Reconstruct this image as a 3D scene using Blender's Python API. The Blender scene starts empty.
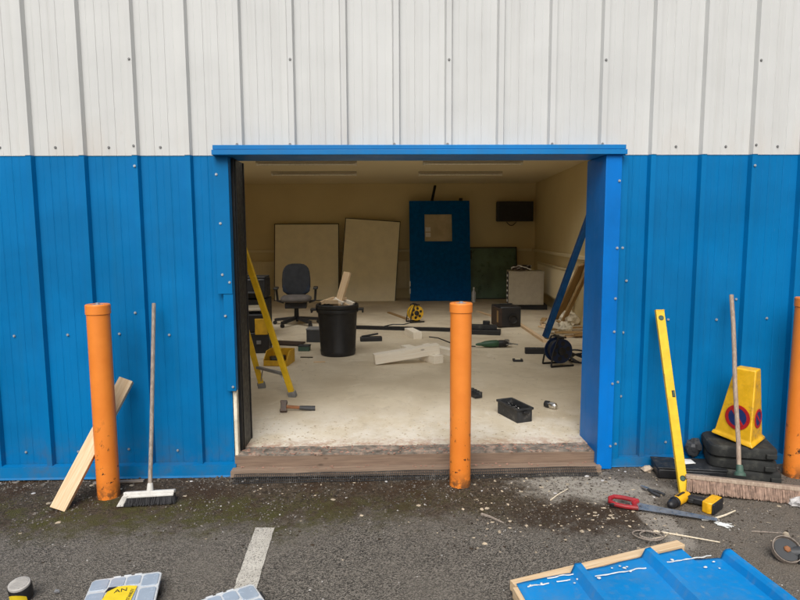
import bpy, math, random
from mathutils import Vector, Matrix, Euler, noise
PI = math.pi
R = math.radians
rnd = random.Random(11)
SC = bpy.context.scene
COL = SC.collection

# ------------------------------------------------------------------ camera
CAM_H, CAM_D, FPX = 1.56, 3.98346, 609.175
PITCH, YAW, ROLL = 0.111223, 0.024376, -0.0047447
fw = Vector((math.sin(YAW)*math.cos(PITCH), math.cos(YAW)*math.cos(PITCH), -math.sin(PITCH)))
rt0 = Vector((math.cos(YAW), -math.sin(YAW), 0)); up0 = rt0.cross(fw)
rt = rt0*math.cos(ROLL) + up0*math.sin(ROLL); up = up0*math.cos(ROLL) - rt0*math.sin(ROLL)
cd = bpy.data.cameras.new('camera'); cam = bpy.data.objects.new('camera', cd); COL.objects.link(cam)
cam.matrix_world = Matrix(((rt.x, up.x, -fw.x, 0), (rt.y, up.y, -fw.y, -CAM_D), (rt.z, up.z, -fw.z, CAM_H), (0, 0, 0, 1)))
cd.sensor_fit = 'HORIZONTAL'; cd.sensor_width = 36; cd.lens = FPX/800*36; cd.clip_start = .05; cd.clip_end = 1000
SC.camera = cam

# ------------------------------------------------------------------ sky, sun, exposure
SUN_EL, SUN_AZ = R(47), R(10)          # azimuth: from straight out of the facade (-Y), towards -X
world = bpy.data.worlds.new('World'); SC.world = world; world.use_nodes = True
wn = world.node_tree.nodes; wl = world.node_tree.links
bgn = wn['Background']
sky = wn.new('ShaderNodeTexSky'); sky.sky_type = 'NISHITA'; sky.sun_disc = False
sky.sun_elevation = SUN_EL; sky.sun_rotation = R(180) + SUN_AZ
sky.dust_density = 6; sky.ozone_density = 1; sky.air_density = 1.2
hsv = wn.new('ShaderNodeHueSaturation'); hsv.inputs['Saturation'].default_value = .22
wl.new(sky.outputs[0], hsv.inputs['Color']); wl.new(hsv.outputs[0], bgn.inputs['Color'])
bgn.inputs['Strength'].default_value = .098
sl = bpy.data.lights.new('sun', 'SUN'); sl.energy = 1.95; sl.angle = R(48); sl.color = (1, .97, .92)
so = bpy.data.objects.new('sun', sl); COL.objects.link(so)
sd = Vector((-math.sin(SUN_AZ)*math.cos(SUN_EL), -math.cos(SUN_AZ)*math.cos(SUN_EL), math.sin(SUN_EL)))
so.rotation_euler = sd.to_track_quat('Z', 'Y').to_euler(); so.location = sd*30
SC.view_settings.view_transform = 'Standard'; SC.view_settings.look = 'None'
SC.view_settings.gamma = 1; SC.view_settings.use_curve_mapping = False
SC.view_settings.exposure = 0.2
SC.render.engine = 'CYCLES'
SC.cycles.max_bounces = 12; SC.cycles.diffuse_bounces = 8; SC.cycles.glossy_bounces = 4
SC.cycles.use_denoising = True; SC.cycles.sample_clamp_indirect = 8

# ------------------------------------------------------------------ materials
def lin(r, g, b):
    return tuple(((c/255)/12.92 if c/255 <= .04045 else ((c/255+.055)/1.055)**2.4) for c in (r, g, b))

class N:
    """small node-tree writer"""
    def __init__(s, name):
        s.m = bpy.data.materials.new(name); s.m.use_nodes = True
        s.t = s.m.node_tree; s.b = s.t.nodes['Principled BSDF']
        s.co = s.t.nodes.new('ShaderNodeTexCoord').outputs['Object']
    def new(s, k, **kw):
        n = s.t.nodes.new(k)
        for a, v in kw.items(): setattr(n, a, v)
        return n
    def put(s, v, inp):
        if hasattr(v, 'is_linked'): s.t.links.new(v, inp)
        else:
            if hasattr(inp.default_value, '__len__') and isinstance(v, tuple) and len(v) == 3 and len(inp.default_value) == 4: v = (*v, 1)
            inp.default_value = v
    def map(s, sc=(1, 1, 1), loc=(0, 0, 0), co=None):
        n = s.new('ShaderNodeMapping'); s.put(co or s.co, n.inputs[0]); n.inputs['Scale'].default_value = sc; n.inputs['Location'].default_value = loc
        return n.outputs[0]
    def noise(s, scale, detail=4, rough=.55, co=None, dist=0):
        n = s.new('ShaderNodeTexNoise'); s.put(co or s.co, n.inputs['Vector']); n.inputs['Scale'].default_value = scale
        n.inputs['Detail'].default_value = detail; n.inputs['Roughness'].default_value = rough; n.inputs['Distortion'].default_value = dist
        return n.outputs['Fac']
    def vor(s, scale, co=None, feature='F1', out='Distance', rnd_=1):
        n = s.new('ShaderNodeTexVoronoi'); n.feature = feature; s.put(co or s.co, n.inputs['Vector']); n.inputs['Scale'].default_value = scale
        n.inputs['Randomness'].default_value = rnd_
        return n.outputs[out]
    def ramp(s, f, a, b, lo=0., hi=1.):
        n = s.new('ShaderNodeMapRange'); n.interpolation_type = 'SMOOTHSTEP'
        s.put(f, n.inputs[0]); n.inputs[1].default_value = a; n.inputs[2].default_value = b; n.inputs[3].default_value = lo; n.inputs[4].default_value = hi
        return n.outputs[0]
    def math(s, op, a, b=0.):
        n = s.new('ShaderNodeMath', operation=op); s.put(a, n.inputs[0]); s.put(b, n.inputs[1]); return n.outputs[0]
    def mix(s, f, a, b, blend='MIX'):
        n = s.new('ShaderNodeMix', data_type='RGBA', blend_type=blend)
        s.put(f, n.inputs[0]); s.put(a, n.inputs[6]); s.put(b, n.inputs[7]); return n.outputs[2]
    def xyz(s):
        n = s.new('ShaderNodeSeparateXYZ'); s.put(s.co, n.inputs[0]); return n.outputs
    def bump(s, h, strength=.3, dist=.01):
        n = s.new('ShaderNodeBump'); s.put(h, n.inputs['Height']); n.inputs['Strength'].default_value = strength; n.inputs['Distance'].default_value = dist
        s.t.links.new(n.outputs[0], s.b.inputs['Normal'])
    def done(s, col, rough=.5, metal=0., spec=.5):
        s.put(col, s.b.inputs['Base Color']); s.put(rough, s.b.inputs['Roughness']); s.put(metal, s.b.inputs['Metallic'])
        s.b.inputs['Specular IOR Level'].default_value = spec
        return s.m

def shade(c, k): return tuple(min(1, max(0, x*k)) for x in c)

def plain(name, col, rough=.5, metal=0., var=.18, scale=14, dirt=None, damt=.35, dscale=9, bump=.12, bscale=90, spec=.5):
    n = N(name)
    c = n.mix(n.ramp(n.noise(scale, 5, .6), .3, .7), shade(col, 1-var), shade(col, 1+var))
    if dirt:
        c = n.mix(n.ramp(n.noise(dscale, 7, .7), .62-.25*damt, .8-.2*damt), c, dirt)
    if bump: n.bump(n.noise(bscale, 4), bump, .004)
    r = n.ramp(n.noise(scale*2, 4), .3, .7, max(.05, rough-.1), min(1, rough+.1))
    return n.done(c, r, metal, spec)

def wood(name, col, dark, axis=2, rough=.7, knots=True):
    n = N(name)
    sc = [28, 28, 28]; sc[axis] = 1.2
    g = n.noise(3.2, 5, .6, n.map(tuple(sc)), .6)
    c = n.mix(n.ramp(g, .35, .68), dark, col)
    c = n.mix(n.ramp(n.noise(90, 3, .5, n.map(tuple(x/10 for x in sc))), .5, .8, 0, .3), c, shade(dark, .7))
    if knots:
        sk = [9, 9, 9]; sk[axis] = 4
        c = n.mix(n.ramp(n.vor(1.0, n.map(tuple(sk))), .06, .13, .8, 0), c, shade(dark, .45))
    n.bump(g, .15, .003)
    return n.done(c, rough)

def cladding_mat(name, col, streak, samt, rough, spec=.5, stain=None):
    n = N(name)
    st = n.noise(1.0, 5, .6, n.map((22, 22, .55)))
    c = n.mix(n.ramp(n.noise(1.3, 5, .6), .3, .7), shade(col, .95 if col[0] > .4 else .86), shade(col, 1.04 if col[0] > .4 else 1.12))
    if stain is not None:  # chalky scuffs and scratches
        sm_ = n.math('MULTIPLY', n.ramp(n.noise(3.1, 7, .8, n.map((9, 9, 1.6))), .66, .72), n.ramp(n.noise(1.1, 3), .48, .62))
        c = n.mix(n.math('MULTIPLY', sm_, .45), c, (.16, .30, .42))
    c = n.mix(n.ramp(st, .48, .8, 0, samt), c, streak)
    c = n.mix(n.ramp(n.noise(7, 8, .75), .62, .8, 0, samt*.9), c, streak)
    if stain is not None:      # grime splashed up from the ground and dull chalky patches
        z = n.xyz()[2]
        low = n.math('MULTIPLY', n.ramp(z, .32, -.05), n.ramp(n.noise(5, 6, .7), .4, .75))
        c = n.mix(n.math('MULTIPLY', low, .65), c, stain)
    if stain is None:       # rusty run-off line gathered just above the flashing
        z = n.xyz()[2]
        c = n.mix(n.math('MULTIPLY', n.ramp(z, 2.36, 2.08), n.ramp(n.noise(3, 6, .7, n.map((1, 1, .3))), .42, .7, 0, .28)), c, shade(streak, .9) if col[0] < .4 else (.52, .42, .33))
    n.bump(n.math('ADD', n.noise(1.6, 2), n.math('MULTIPLY', n.noise(5, 2, .5, n.map((1, 1, .5))), .25)), .38, .02)
    return n.done(c, n.ramp(n.noise(3, 5, .6), .3, .7, rough-.06, rough+.1), 0, spec)

M = {}
M['white_clad'] = cladding_mat('white_cladding', (.585, .59, .58), (.40, .39, .365), .24, .5, .25)
M['blue_clad'] = cladding_mat('blue_cladding', (.0002, .148, .38), (.008, .12, .25)  , .26, .45, .14, (.07, .10, .13))
M['blue_trim'] = cladding_mat('blue_trim', (.0003, .158, .54), (.008, .11, .30), .2, .42, .16)
M['blue_head'] = cladding_mat('blue_header', (.002, .175, .47), (.03, .16, .33), .25, .36, .3)
M['blue_sheet'] = cladding_mat('blue_sheet', (.002, .215, .57), (.13, .22, .32), .45, .44, .2)
M['blue_door'] = plain('blue_door_paint', (.0005, .09, .31), .6, spec=.06)
M['blue_beam'] = plain('blue_beam_paint', (.003, .045, .14), .45, spec=.25)
M['white_torn'] = plain('torn_white_filler', (.62, .63, .62), .8, var=.12)
M['screw'] = plain('weathered_screw', (.42, .46, .50), .4, .6)
M['screw_dark'] = plain('dark_screw', (.22, .22, .22), .5, .5)
M['black'] = plain('black_plastic', (.014, .014, .016), .48, var=.3)
M['black_dusty'] = plain('dusty_black_plastic', (.02, .021, .023), .6, var=.3, dirt=(.12, .11, .10), damt=.35, dscale=14)
M['black_steel'] = plain('black_steel', (.007, .007, .008), .5, 0, var=.3, dirt=(.02, .018, .016), damt=.3)
M['rubber'] = plain('black_rubber', (.017, .018, .017), .8, var=.35, dirt=(.06, .06, .05), damt=.5, dscale=12, bump=.4, bscale=60)
M['dark_grey'] = plain('dark_grey_plastic', (.04, .042, .046), .55)
M['grey'] = plain('grey_plastic', (.2, .2, .2), .55)
M['pale_grey'] = plain('pale_grey_paint', (.40, .355, .27), .5, var=.07)
M['steel'] = plain('scuffed_steel', (.42, .42, .43), .34, .85, dirt=(.18, .13, .1), damt=.35, dscale=20)
M['chrome'] = plain('bright_steel', (.7, .69, .67), .2, 1.0)
M['foam'] = plain('cream_foam', (.72, .66, .52), .9, bump=.5)
M['yellow'] = plain('yellow_paint', (.74, .47, .013), .42, var=.1, dirt=(.30, .22, .05), damt=.22, dscale=12)
M['yellow_cone'] = plain('yellow_cone_plastic', (.72, .40, .010), .42, var=.12, dirt=(.28, .17, .03), damt=.35, dscale=9)
M['yellow_tool'] = plain('yellow_tool_plastic', (.80, .42, .01), .4, var=.12, dirt=(.12, .08, .03), damt=.3, dscale=30)
M['yellow_lid'] = plain('yellow_label', (.82, .60, .02), .45, var=.08)
M['yellow_tray'] = plain('yellow_tray_plastic', (.62, .36, .02), .5, var=.15)
M['navy_plastic'] = plain('navy_plastic', (.006, .018, .06), .5)
M['red'] = plain('red_plastic', (.30, .012, .018), .5, dirt=(.14, .04, .03), damt=.3)
M['sign_red'] = plain('sign_red', (.42, .012, .012), .45, var=.12)
M['sign_blue'] = plain('sign_blue', (.012, .03, .13), .45, var=.15)
M['green_tool'] = plain('green_tool_plastic', (.02, .075, .035), .45)
M['green_socket'] = plain('green_socket', (.05, .10, .075), .6)
M['green_board'] = plain('dark_green_board', (.085, .15, .10), .35, var=.35, scale=3)
M['board_white'] = plain('whiteboard_face', (.88, .80, .58), .5, var=.05, scale=4, bump=0)
M['navy'] = plain('navy_fabric', (.013, .02, .035), .9, var=.2, bump=.4, bscale=300)
M['charcoal'] = plain('charcoal_fabric', (.095, .085, .078), .95, var=.2, bump=.4, bscale=300)
M['charcoal_back'] = plain('dark_charcoal_fabric', (.020, .022, .026), .95, var=.2, bump=.4, bscale=300)
M['hammer_head'] = plain('rusty_hammer_head', (.10, .08, .07), .55, .4, dirt=(.2, .11, .07), damt=.5, dscale=40)
M['brush_dark'] = plain('dark_bristle', (.025, .024, .026), .8, var=.4)
M['brush_white'] = plain('white_brush_block', (.62, .60, .56), .6, var=.1, dirt=(.25, .22, .18), damt=.5, dscale=18)
M['brush_red'] = plain('ruddy_bristle', (.30, .20, .15), .85, var=.35, scale=40)
M['paper'] = plain('white_paper', (.74, .73, .70), .8, var=.06)
M['cloth'] = plain('pale_crumpled_plastic', (.55, .53, .52), .6)
M['glass_lid'] = plain('translucent_lid', (.58, .60, .62), .28, var=.05)
M['lid_panel'] = plain('translucent_lid_panel', (.33, .39, .47), .22, var=.05)
M['tin'] = plain('tin_grey_ribbed', (.42, .40, .38), .5)
M['brick'] = plain('brick_fragment', (.34, .19, .14), .9, bump=.8, bscale=40)
M['stone_pale'] = plain('pale_stone', (.52, .42, .32), .9, bump=.8, bscale=40)
M['wood_pale'] = wood('pale_timber', (.76, .58, .38), (.62, .43, .245))
M['wood_white'] = wood('white_planed_timber', (.88, .83, .73), (.82, .74, .61))
M['wood_grey'] = wood('weathered_handle', (.36, .30, .25), (.20, .165, .14), knots=False)
M['wood_warm'] = wood('pinkish_handle', (.42, .33, .25), (.28, .20, .15), knots=False)
M['wood_brown'] = wood('brown_plank', (.40, .26, .11), (.27, .16, .06))
M['wood_dark'] = wood('dark_board', (.055, .03, .02), (.03, .018, .012))
M['wood_sill'] = wood('weathered_sill_timber', (.24, .165, .115), (.165, .11, .078), axis=0)
M['wood_sill_pale'] = wood('pale_sill_timber', (.30, .215, .155), (.20, .14, .10), axis=0)
M['splinter_white'] = wood('white_splinter', (.78, .70, .56), (.66, .55, .40), knots=False)
M['hickory'] = wood('hammer_handle', (.33, .13, .05), (.20, .08, .03), axis=0, knots=False)

def orange():
    n = N('orange_bollard_paint'); z = n.xyz()[2]
    c = n.mix(n.ramp(n.noise(5, 5, .6), .3, .7), (.74, .205, .024), (.81, .245, .033))
    c = n.mix(n.ramp(n.noise(2, 4, .6, n.map((30, 30, 1.5))), .6, .85, 0, .35), c, (.48, .13, .026))
    chip = n.math('MULTIPLY', n.ramp(n.noise(17, 7, .72), .60, .615), n.ramp(z, .60, .12, .0, 1.))
    c = n.mix(chip, c, (.035, .02, .014))
    scr = n.math('MULTIPLY', n.ramp(n.noise(1.5, 6, .75, n.map((26, 26, 3.2), (4, 2, 1))), .66, .69), n.ramp(z, .75, .35))
    c = n.mix(n.math('MULTIPLY', scr, .8), c, (.06, .03, .018))
    grim = n.math('MULTIPLY', n.ramp(z, .13, .0), n.ramp(n.noise(22, 6, .7), .40, .55))
    c = n.mix(n.math('MULTIPLY', grim, .85), c, (.07, .04, .022))
    n.bump(n.noise(40, 5), .1, .004)
    return n.done(c, .42)
M['orange'] = orange()

def room_paint(name, a, b, rough=.85):
    n = N(name); z = n.xyz()[2]
    c = n.mix(n.ramp(n.noise(.8, 5, .6), .3, .7), a, b)
    c = n.mix(n.ramp(n.noise(6, 8, .75), .66, .8, 0, .4), c, shade(a, .6))
    n.bump(n.noise(70, 3), .12, .004)
    return n.done(c, rough, 0, .3)
M['cream'] = room_paint('cream_wall_paint', (.66, .55, .31), (.71, .60, .35))
M['ceil'] = room_paint('ceiling_paint', (.74, .65, .44), (.78, .69, .47))

def concrete():
    n = N('concrete_floor')
    y = n.xyz()[1]
    c = n.mix(n.ramp(n.noise(1.1, 6, .6), .3, .7), (.50, .42, .30), (.68, .60, .46))
    c = n.mix(n.ramp(n.noise(4.5, 8, .75, None, .5), .5, .72, 0, .45), c, (.34, .275, .19))
    c = n.mix(n.ramp(n.noise(2.6, 7, .75, n.map((1, 1, 1), (7, 3, 0)), 1.), .55, .72, 0, .5), c, (.74, .68, .58))
    dust = n.math('MULTIPLY', n.ramp(y, 1.5, .25), n.ramp(n.noise(3, 7, .75), .36, .62))
    c = n.mix(n.math('MULTIPLY', dust, .7), c, (.78, .74, .67))
    edge = n.math('MULTIPLY', n.ramp(y, .36, .17), n.ramp(n.noise(13, 7, .8), .42, .58))
    c = n.mix(n.math('MULTIPLY', edge, .8), c, (.40, .24, .17))
    c = n.mix(n.ramp(n.noise(38, 3, .6), .68, .74, 0, .5), c, (.16, .13, .1))
    n.bump(n.noise(30, 6, .7), .2, .006)
    return n.done(c, n.ramp(n.noise(2, 5), .3, .7, .5, .75), 0, .4)
M['concrete'] = concrete()

def tarmac():
    n = N('tarmac'); x, y, _ = n.xyz()
    ag = n.vor(175, None, 'F1', 'Color')
    sep = n.new('ShaderNodeSeparateColor'); n.put(ag, sep.inputs[0]); av = sep.outputs[0]
    c = n.mix(n.ramp(av, .15, 1.), (.042, .038, .033), (.275, .245, .21))
    c = n.mix(n.ramp(n.noise(210, 3, .6), .58, .65, 0, .85), c, (.40, .365, .31))
    c = n.mix(n.ramp(n.noise(1.4, 6, .65), .35, .7, 0, .55), c, (.20, .178, .15))
    c = n.mix(n.ramp(n.noise(3.7, 6, .7), .55, .8, 0, .45), c, (.06, .054, .048))
    warp = n.noise(2.2, 6, .7); warp2 = n.noise(6.5, 7, .75, n.map((1, 1, 1), (3, 5, 0)))
    w = n.math('ADD', n.math('MULTIPLY', n.math('SUBTRACT', warp, .5), .55), n.math('MULTIPLY', n.math('SUBTRACT', warp2, .5), .62))
    yy = n.math('ADD', y, w)
    # brown silt washed along the foot of the wall
    band = n.math('MULTIPLY', n.ramp(yy, -.88, -.50), n.ramp(x, 1.75, 1.1, .35, 1.))
    silt = n.mix(n.ramp(n.noise(55, 4, .7), .35, .68), (.030, .021, .013), (.135, .100, .068))
    c = n.mix(n.math('MULTIPLY', band, n.ramp(n.noise(9, 7, .75), .24, .46, .45, 1.)), c, silt)
    rust = n.math('MULTIPLY', n.ramp(yy, -.72, -.48), n.ramp(n.noise(4, 6, .7, n.map((1, 1, 1), (1, 9, 0))), .46, .62))
    rust = n.math('MULTIPLY', rust, n.ramp(x, .9, .5))
    c = n.mix(n.math('MULTIPLY', rust, .9), c, (.055, .030, .014))
    # moss
    mz = n.math('MULTIPLY', n.ramp(yy, -.92, -.62), n.ramp(yy, -.25, -.5))
    mz = n.math('MULTIPLY', mz, n.ramp(x, 1.0, .5, .15, 1.))
    moss = n.mix(n.noise(120, 3, .6), (.040, .038, .010), (.115, .105, .028))
    c = n.mix(n.math('MULTIPLY', n.math('MULTIPLY', mz, n.ramp(x, .6, -.9, .3, 1.)), n.ramp(n.noise(8, 8, .75), .42, .60)), c, moss)
    # dark damp sawdust patch in front of the jamb
    def blob(cx, cy, rx, ry, r0=1.15, r1=.55, k=.9):
        m = n.map((1/rx, 1/ry, 0), (-cx/rx, -cy/ry, 0))
        v = n.new('ShaderNodeVectorMath', operation='LENGTH'); n.put(m, v.inputs[0])
        d = n.math('ADD', v.outputs['Value'], n.math('MULTIPLY', n.math('ADD', w, 0.), 2.6))
        return n.ramp(d, r0, r1, 0, k)
    c = n.mix(n.math('MULTIPLY', blob(1.10, -.70, .50, .24), n.ramp(n.noise(14, 7, .75, n.map((1, 1, 1), (2, 0, 4))), .34, .52, .15, 1.)), c, n.mix(n.noise(160, 3, .7), (.018, .010, .005), (.085, .052, .028)))
    # pale cement dust by the jamb and the pale strip of bare concrete
    c = n.mix(n.math('MULTIPLY', blob(1.28, -.32, .46, .24), n.ramp(n.noise(24, 7, .75), .30, .52)), c, (.46, .42, .36))
    c = n.mix(n.math('MULTIPLY', blob(1.53, -.80, .10, .33, 1.1, .7), n.ramp(n.noise(30, 6, .75), .3, .52)), c, (.40, .36, .31))
    # drier, dustier, browner ground towards the wide broom
    c = n.mix(n.math('MULTIPLY', n.ramp(x, 1.35, 1.9), n.ramp(n.noise(16, 6, .7), .35, .65, .3, .75)), c, (.205, .17, .135))
    h = n.math('ADD', n.vor(175), n.math('MULTIPLY', n.noise(60, 4, .7), .8))
    n.bump(h, 1.0, .008)
    return n.done(c, .88, 0, .3)
M['tarmac'] = tarmac()

def line_paint():
    n = N('worn_road_paint')
    c = n.mix(n.ramp(n.noise(10, 6, .7), .3, .7), (.46, .43, .38), (.60, .57, .51))
    c = n.mix(n.ramp(n.noise(150, 3, .7), .52, .63), c, (.10, .09, .08))
    n.bump(n.noise(200, 3, .7), .6, .004)
    return n.done(c, .8, 0, .3)
M['line'] = line_paint()
M['moss'] = plain('moss_tufts', (.070, .066, .018), .95, var=.5, scale=20)
M['grit'] = plain('grit', (.13, .115, .10), .95, var=.6, scale=12)
M['chips'] = plain('pale_chips', (.44, .36, .26), .9, var=.4, scale=12)
M['litter'] = plain('dark_litter', (.035, .022, .012), .95, var=.5, scale=14)
M['tar'] = plain('bitumen_edge', (.17, .145, .12), .9, var=.5, dirt=(.42, .30, .23), damt=.6, dscale=16, bump=.5, bscale=40)
M['lamp_tube'] = plain('unlit_tube', (.80, .77, .70), .3, var=.03, bump=0)
M['pane'] = plain('grimy_glass', (.52, .44, .30), .12, var=.15, scale=3, bump=0)

n = N('added_rooflight_sheet')  # see-through sheet for the added openings that let extra daylight into the room
tr = n.new('ShaderNodeBsdfTranslucent'); tr.inputs[0].default_value = (.9, .88, .82, 1); tp = n.new('ShaderNodeBsdfTransparent'); mx = n.new('ShaderNodeMixShader')
mx.inputs[0].default_value = .90; n.t.links.new(tr.outputs[0], mx.inputs[1]); n.t.links.new(tp.outputs[0], mx.inputs[2])
n.t.links.new(mx.outputs[0], n.t.nodes['Material Output'].inputs[0]); M['added_rooflight'] = n.m

# ------------------------------------------------------------------ mesh helpers
def basis(d):
    return Vector(d).normalized().to_track_quat('Z', 'Y').to_matrix()

class MB:
    def __init__(s): s.v = []; s.f = []
    def add(s, vs, fs):
        o = len(s.v); s.v += [Vector(v) for v in vs]; s.f += [tuple(i+o for i in f) for f in fs]; return s
    def box(s, c, d, rot=None):
        c = Vector(c); h = [x/2 for x in d]
        m = rot if isinstance(rot, Matrix) else Euler(rot or (0, 0, 0)).to_matrix()
        vs = [c + m @ Vector((x*h[0], y*h[1], z*h[2])) for x in (-1, 1) for y in (-1, 1) for z in (-1, 1)]
        return s.add(vs, [(0, 1, 3, 2), (4, 6, 7, 5), (0, 4, 5, 1), (2, 3, 7, 6), (0, 2, 6, 4), (1, 5, 7, 3)])
    def bar(s, p0, p1, w, h, roll=0):
        p0 = Vector(p0); p1 = Vector(p1); m = basis(p1-p0) @ Matrix.Rotation(roll, 3, 'Z')
        return s.box((p0+p1)/2, (w, h, (p1-p0).length), m)
    def cone(s, p0, p1, r0, r1=None, n=16, caps=True):
        r1 = r0 if r1 is None else r1
        p0 = Vector(p0); p1 = Vector(p1); m = basis(p1-p0)
        vs = []
        for p, r in ((p0, r0), (p1, r1)):
            vs += [p + m @ Vector((r*math.cos(2*PI*i/n), r*math.sin(2*PI*i/n), 0)) for i in range(n)]
        fs = [(i, (i+1) % n, n+(i+1) % n, n+i) for i in range(n)]
        if caps: fs += [tuple(range(n-1, -1, -1)), tuple(range(n, 2*n))]
        return s.add(vs, fs)
    def lathe(s, prof, n=28, m=None, o=(0, 0, 0), close=True):
        m = m or Matrix.Identity(3); o = Vector(o)
        vs = [o + m @ Vector((r*math.cos(2*PI*i/n), r*math.sin(2*PI*i/n), z)) for r, z in prof for i in range(n)]
        k = len(prof)
        fs = [(j*n+i, j*n+(i+1) % n, (j+1)*n+(i+1) % n, (j+1)*n+i) for j in range(k-1) for i in range(n)]
        if close: fs += [tuple(range(n-1, -1, -1)), tuple(range((k-1)*n, k*n))]
        return s.add(vs, fs)
    def tube(s, pts, r, n=8, taper=None):
        pts = [Vector(p) for p in pts]; vs = []; k = len(pts)
        for j, p in enumerate(pts):
            d = pts[min(j+1, k-1)] - pts[max(j-1, 0)]
            m = basis(d) if d.length > 1e-9 else Matrix.Identity(3)
            if j:                               # keep the ring from twisting
                x = prev @ Vector((1, 0, 0)); z = d.normalized(); x = (x - z*x.dot(z)).normalized(); y = z.cross(x)
                m = Matrix((x, y, z)).transposed()
            prev = m
            rr = r*(taper(j/(k-1)) if taper else 1)
            vs += [p + m @ Vector((rr*math.cos(2*PI*i/n), rr*math.sin(2*PI*i/n), 0)) for i in range(n)]
        fs = [(j*n+i, j*n+(i+1) % n, (j+1)*n+(i+1) % n, (j+1)*n+i) for j in range(k-1) for i in range(n)]
        return s.add(vs, fs + [tuple(range(n-1, -1, -1)), tuple(range((k-1)*n, k*n))])
    def prism(s, poly, d, m=None, o=(0, 0, 0)):
        """polygon in local XY pushed from z=-d/2 to d/2"""
        m = m or Matrix.Identity(3); o = Vector(o); n = len(poly)
        vs = [o + m @ Vector((x, y, z)) for z in (-d/2, d/2) for x, y in poly]
        return s.add(vs, [(i, (i+1) % n, n+(i+1) % n, n+i) for i in range(n)] + [tuple(range(n-1, -1, -1)), tuple(range(n, 2*n))])
    def rock(s, c, r, sq=(1, 1, .6), rng=rnd):
        """angular little stone"""
        t = (1+5**.5)/2
        iv = [(-1, t, 0), (1, t, 0), (-1, -t, 0), (1, -t, 0), (0, -1, t), (0, 1, t), (0, -1, -t), (0, 1, -t), (t, 0, -1), (t, 0, 1), (-t, 0, -1), (-t, 0, 1)]
        fs = [(0, 11, 5), (0, 5, 1), (0, 1, 7), (0, 7, 10), (0, 10, 11), (1, 5, 9), (5, 11, 4), (11, 10, 2), (10, 7, 6), (7, 1, 8), (3, 9, 4), (3, 4, 2), (3, 2, 6), (3, 6, 8), (3, 8, 9), (4, 9, 5), (2, 4, 11), (6, 2, 10), (8, 6, 7), (9, 8, 1)]
        e = Euler((rng.random()*6, rng.random()*6, rng.random()*6)).to_matrix()
        vs = []
        for p in iv:
            q = e @ (Vector(p)/1.9*r*rng.uniform(.7, 1.2)); vs.append(Vector(c)+Vector((q.x*sq[0], q.y*sq[1], q.z*sq[2])))
        return s.add(vs, fs)
    def build(s, name, mat, parent=None, world=False, bevel=0, smooth=35, loc=None, seg=2):
        if loc is None: loc = Vector((0, 0, 0))
        off = Vector(loc)
        if world and parent: off = parent.location.copy()
        me = bpy.data.meshes.new(name)
        me.from_pydata([v-off if (world or not parent) else v for v in s.v], [], s.f)
        me.validate(); me.update()
        import bmesh
        bm = bmesh.new(); bm.from_mesh(me); bmesh.ops.recalc_face_normals(bm, faces=bm.faces); bm.to_mesh(me); bm.free()
        if isinstance(mat, str): mat = M[mat]
        me.materials.append(mat)
        if smooth:
            me.shade_smooth(); me.set_sharp_from_angle(angle=R(smooth))
        o = bpy.data.objects.new(name, me); COL.objects.link(o)
        if parent: o.parent = parent
        else: o.location = off
        if bevel:
            b = o.modifiers.new('bevel', 'BEVEL'); b.width = bevel; b.segments = seg; b.limit_method = 'ANGLE'; b.angle_limit = R(40); b.harden_normals = False
        return o

def tag(o, label, cat, group=None, kind=None):
    if label: o['label'] = label
    if cat: o['category'] = cat
    if group: o['group'] = group
    if kind: o['kind'] = kind
    return o
def thing(name, label, cat, loc=(0, 0, 0), rot=(0, 0, 0), group=None):
    o = bpy.data.objects.new(name, None); COL.objects.link(o); o.location = loc; o.rotation_euler = rot
    o.empty_display_size = .05
    return tag(o, label, cat, group)
def structure(o): o['kind'] = 'structure'; return o
def dup(o, parent=None):
    c = o.copy(); COL.objects.link(c); c.parent = parent
    for ch in list(o.children): dup(ch, c)
    return c
def gz(x): return -.058 + .0085*max(-6, min(6, x))
def stick(name, label, cat, p0, p1, w, h, mat, roll=0, group=None, bevel=.002, cut=0):
    """one squared timber as a single mesh, local Z along its length"""
    p0 = Vector(p0); p1 = Vector(p1); L = (p1-p0).length
    mb = MB().box((0, 0, L/2), (w, h, L))
    o = mb.build(name, mat, bevel=bevel)
    o.location = p0; o.rotation_euler = (basis(p1-p0) @ Matrix.Rotation(roll, 3, 'Z')).to_euler()
    return tag(o, label, cat, group)

# ------------------------------------------------------------------ ground and floor
def ground():
    xs = [-150, -60, -25, -12, -6]; xs += [-6+.1*i for i in range(1, 120)]; xs += [6, 12, 25, 60, 150]
    ys = [-150, -60, -25, -12, -6, -4.5] + [-3.6+.06*i for i in range(0, 63)] + [.3]
    mb = MB()
    for y in ys:
        for x in xs:
            z = gz(x)
            if abs(x) < 6 and -3.6 < y: z += .010*(noise.noise((x*1.1, y*1.3, 3))) + .004*noise.noise((x*6, y*6, 1))
            if y < -3.6: z -= .0
            mb.v.append(Vector((x, y, z)))
    nx = len(xs)
    mb.f = [(j*nx+i, j*nx+i+1, (j+1)*nx+i+1, (j+1)*nx+i) for j in range(len(ys)-1) for i in range(nx-1)]
    o = structure(mb.build('ground', 'tarmac', smooth=180))
    mb = MB().add([(-150, .3, -.2), (150, .3, -.2), (150, 150, -.2), (-150, 150, -.2)], [(0, 1, 2, 3)])
    structure(mb.build('ground', 'grit', smooth=0))
ground()
def gh(x, y):
    return gz(x) + .010*noise.noise((x*1.1, y*1.3, 3)) + .004*noise.noise((x*6, y*6, 1))

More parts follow.
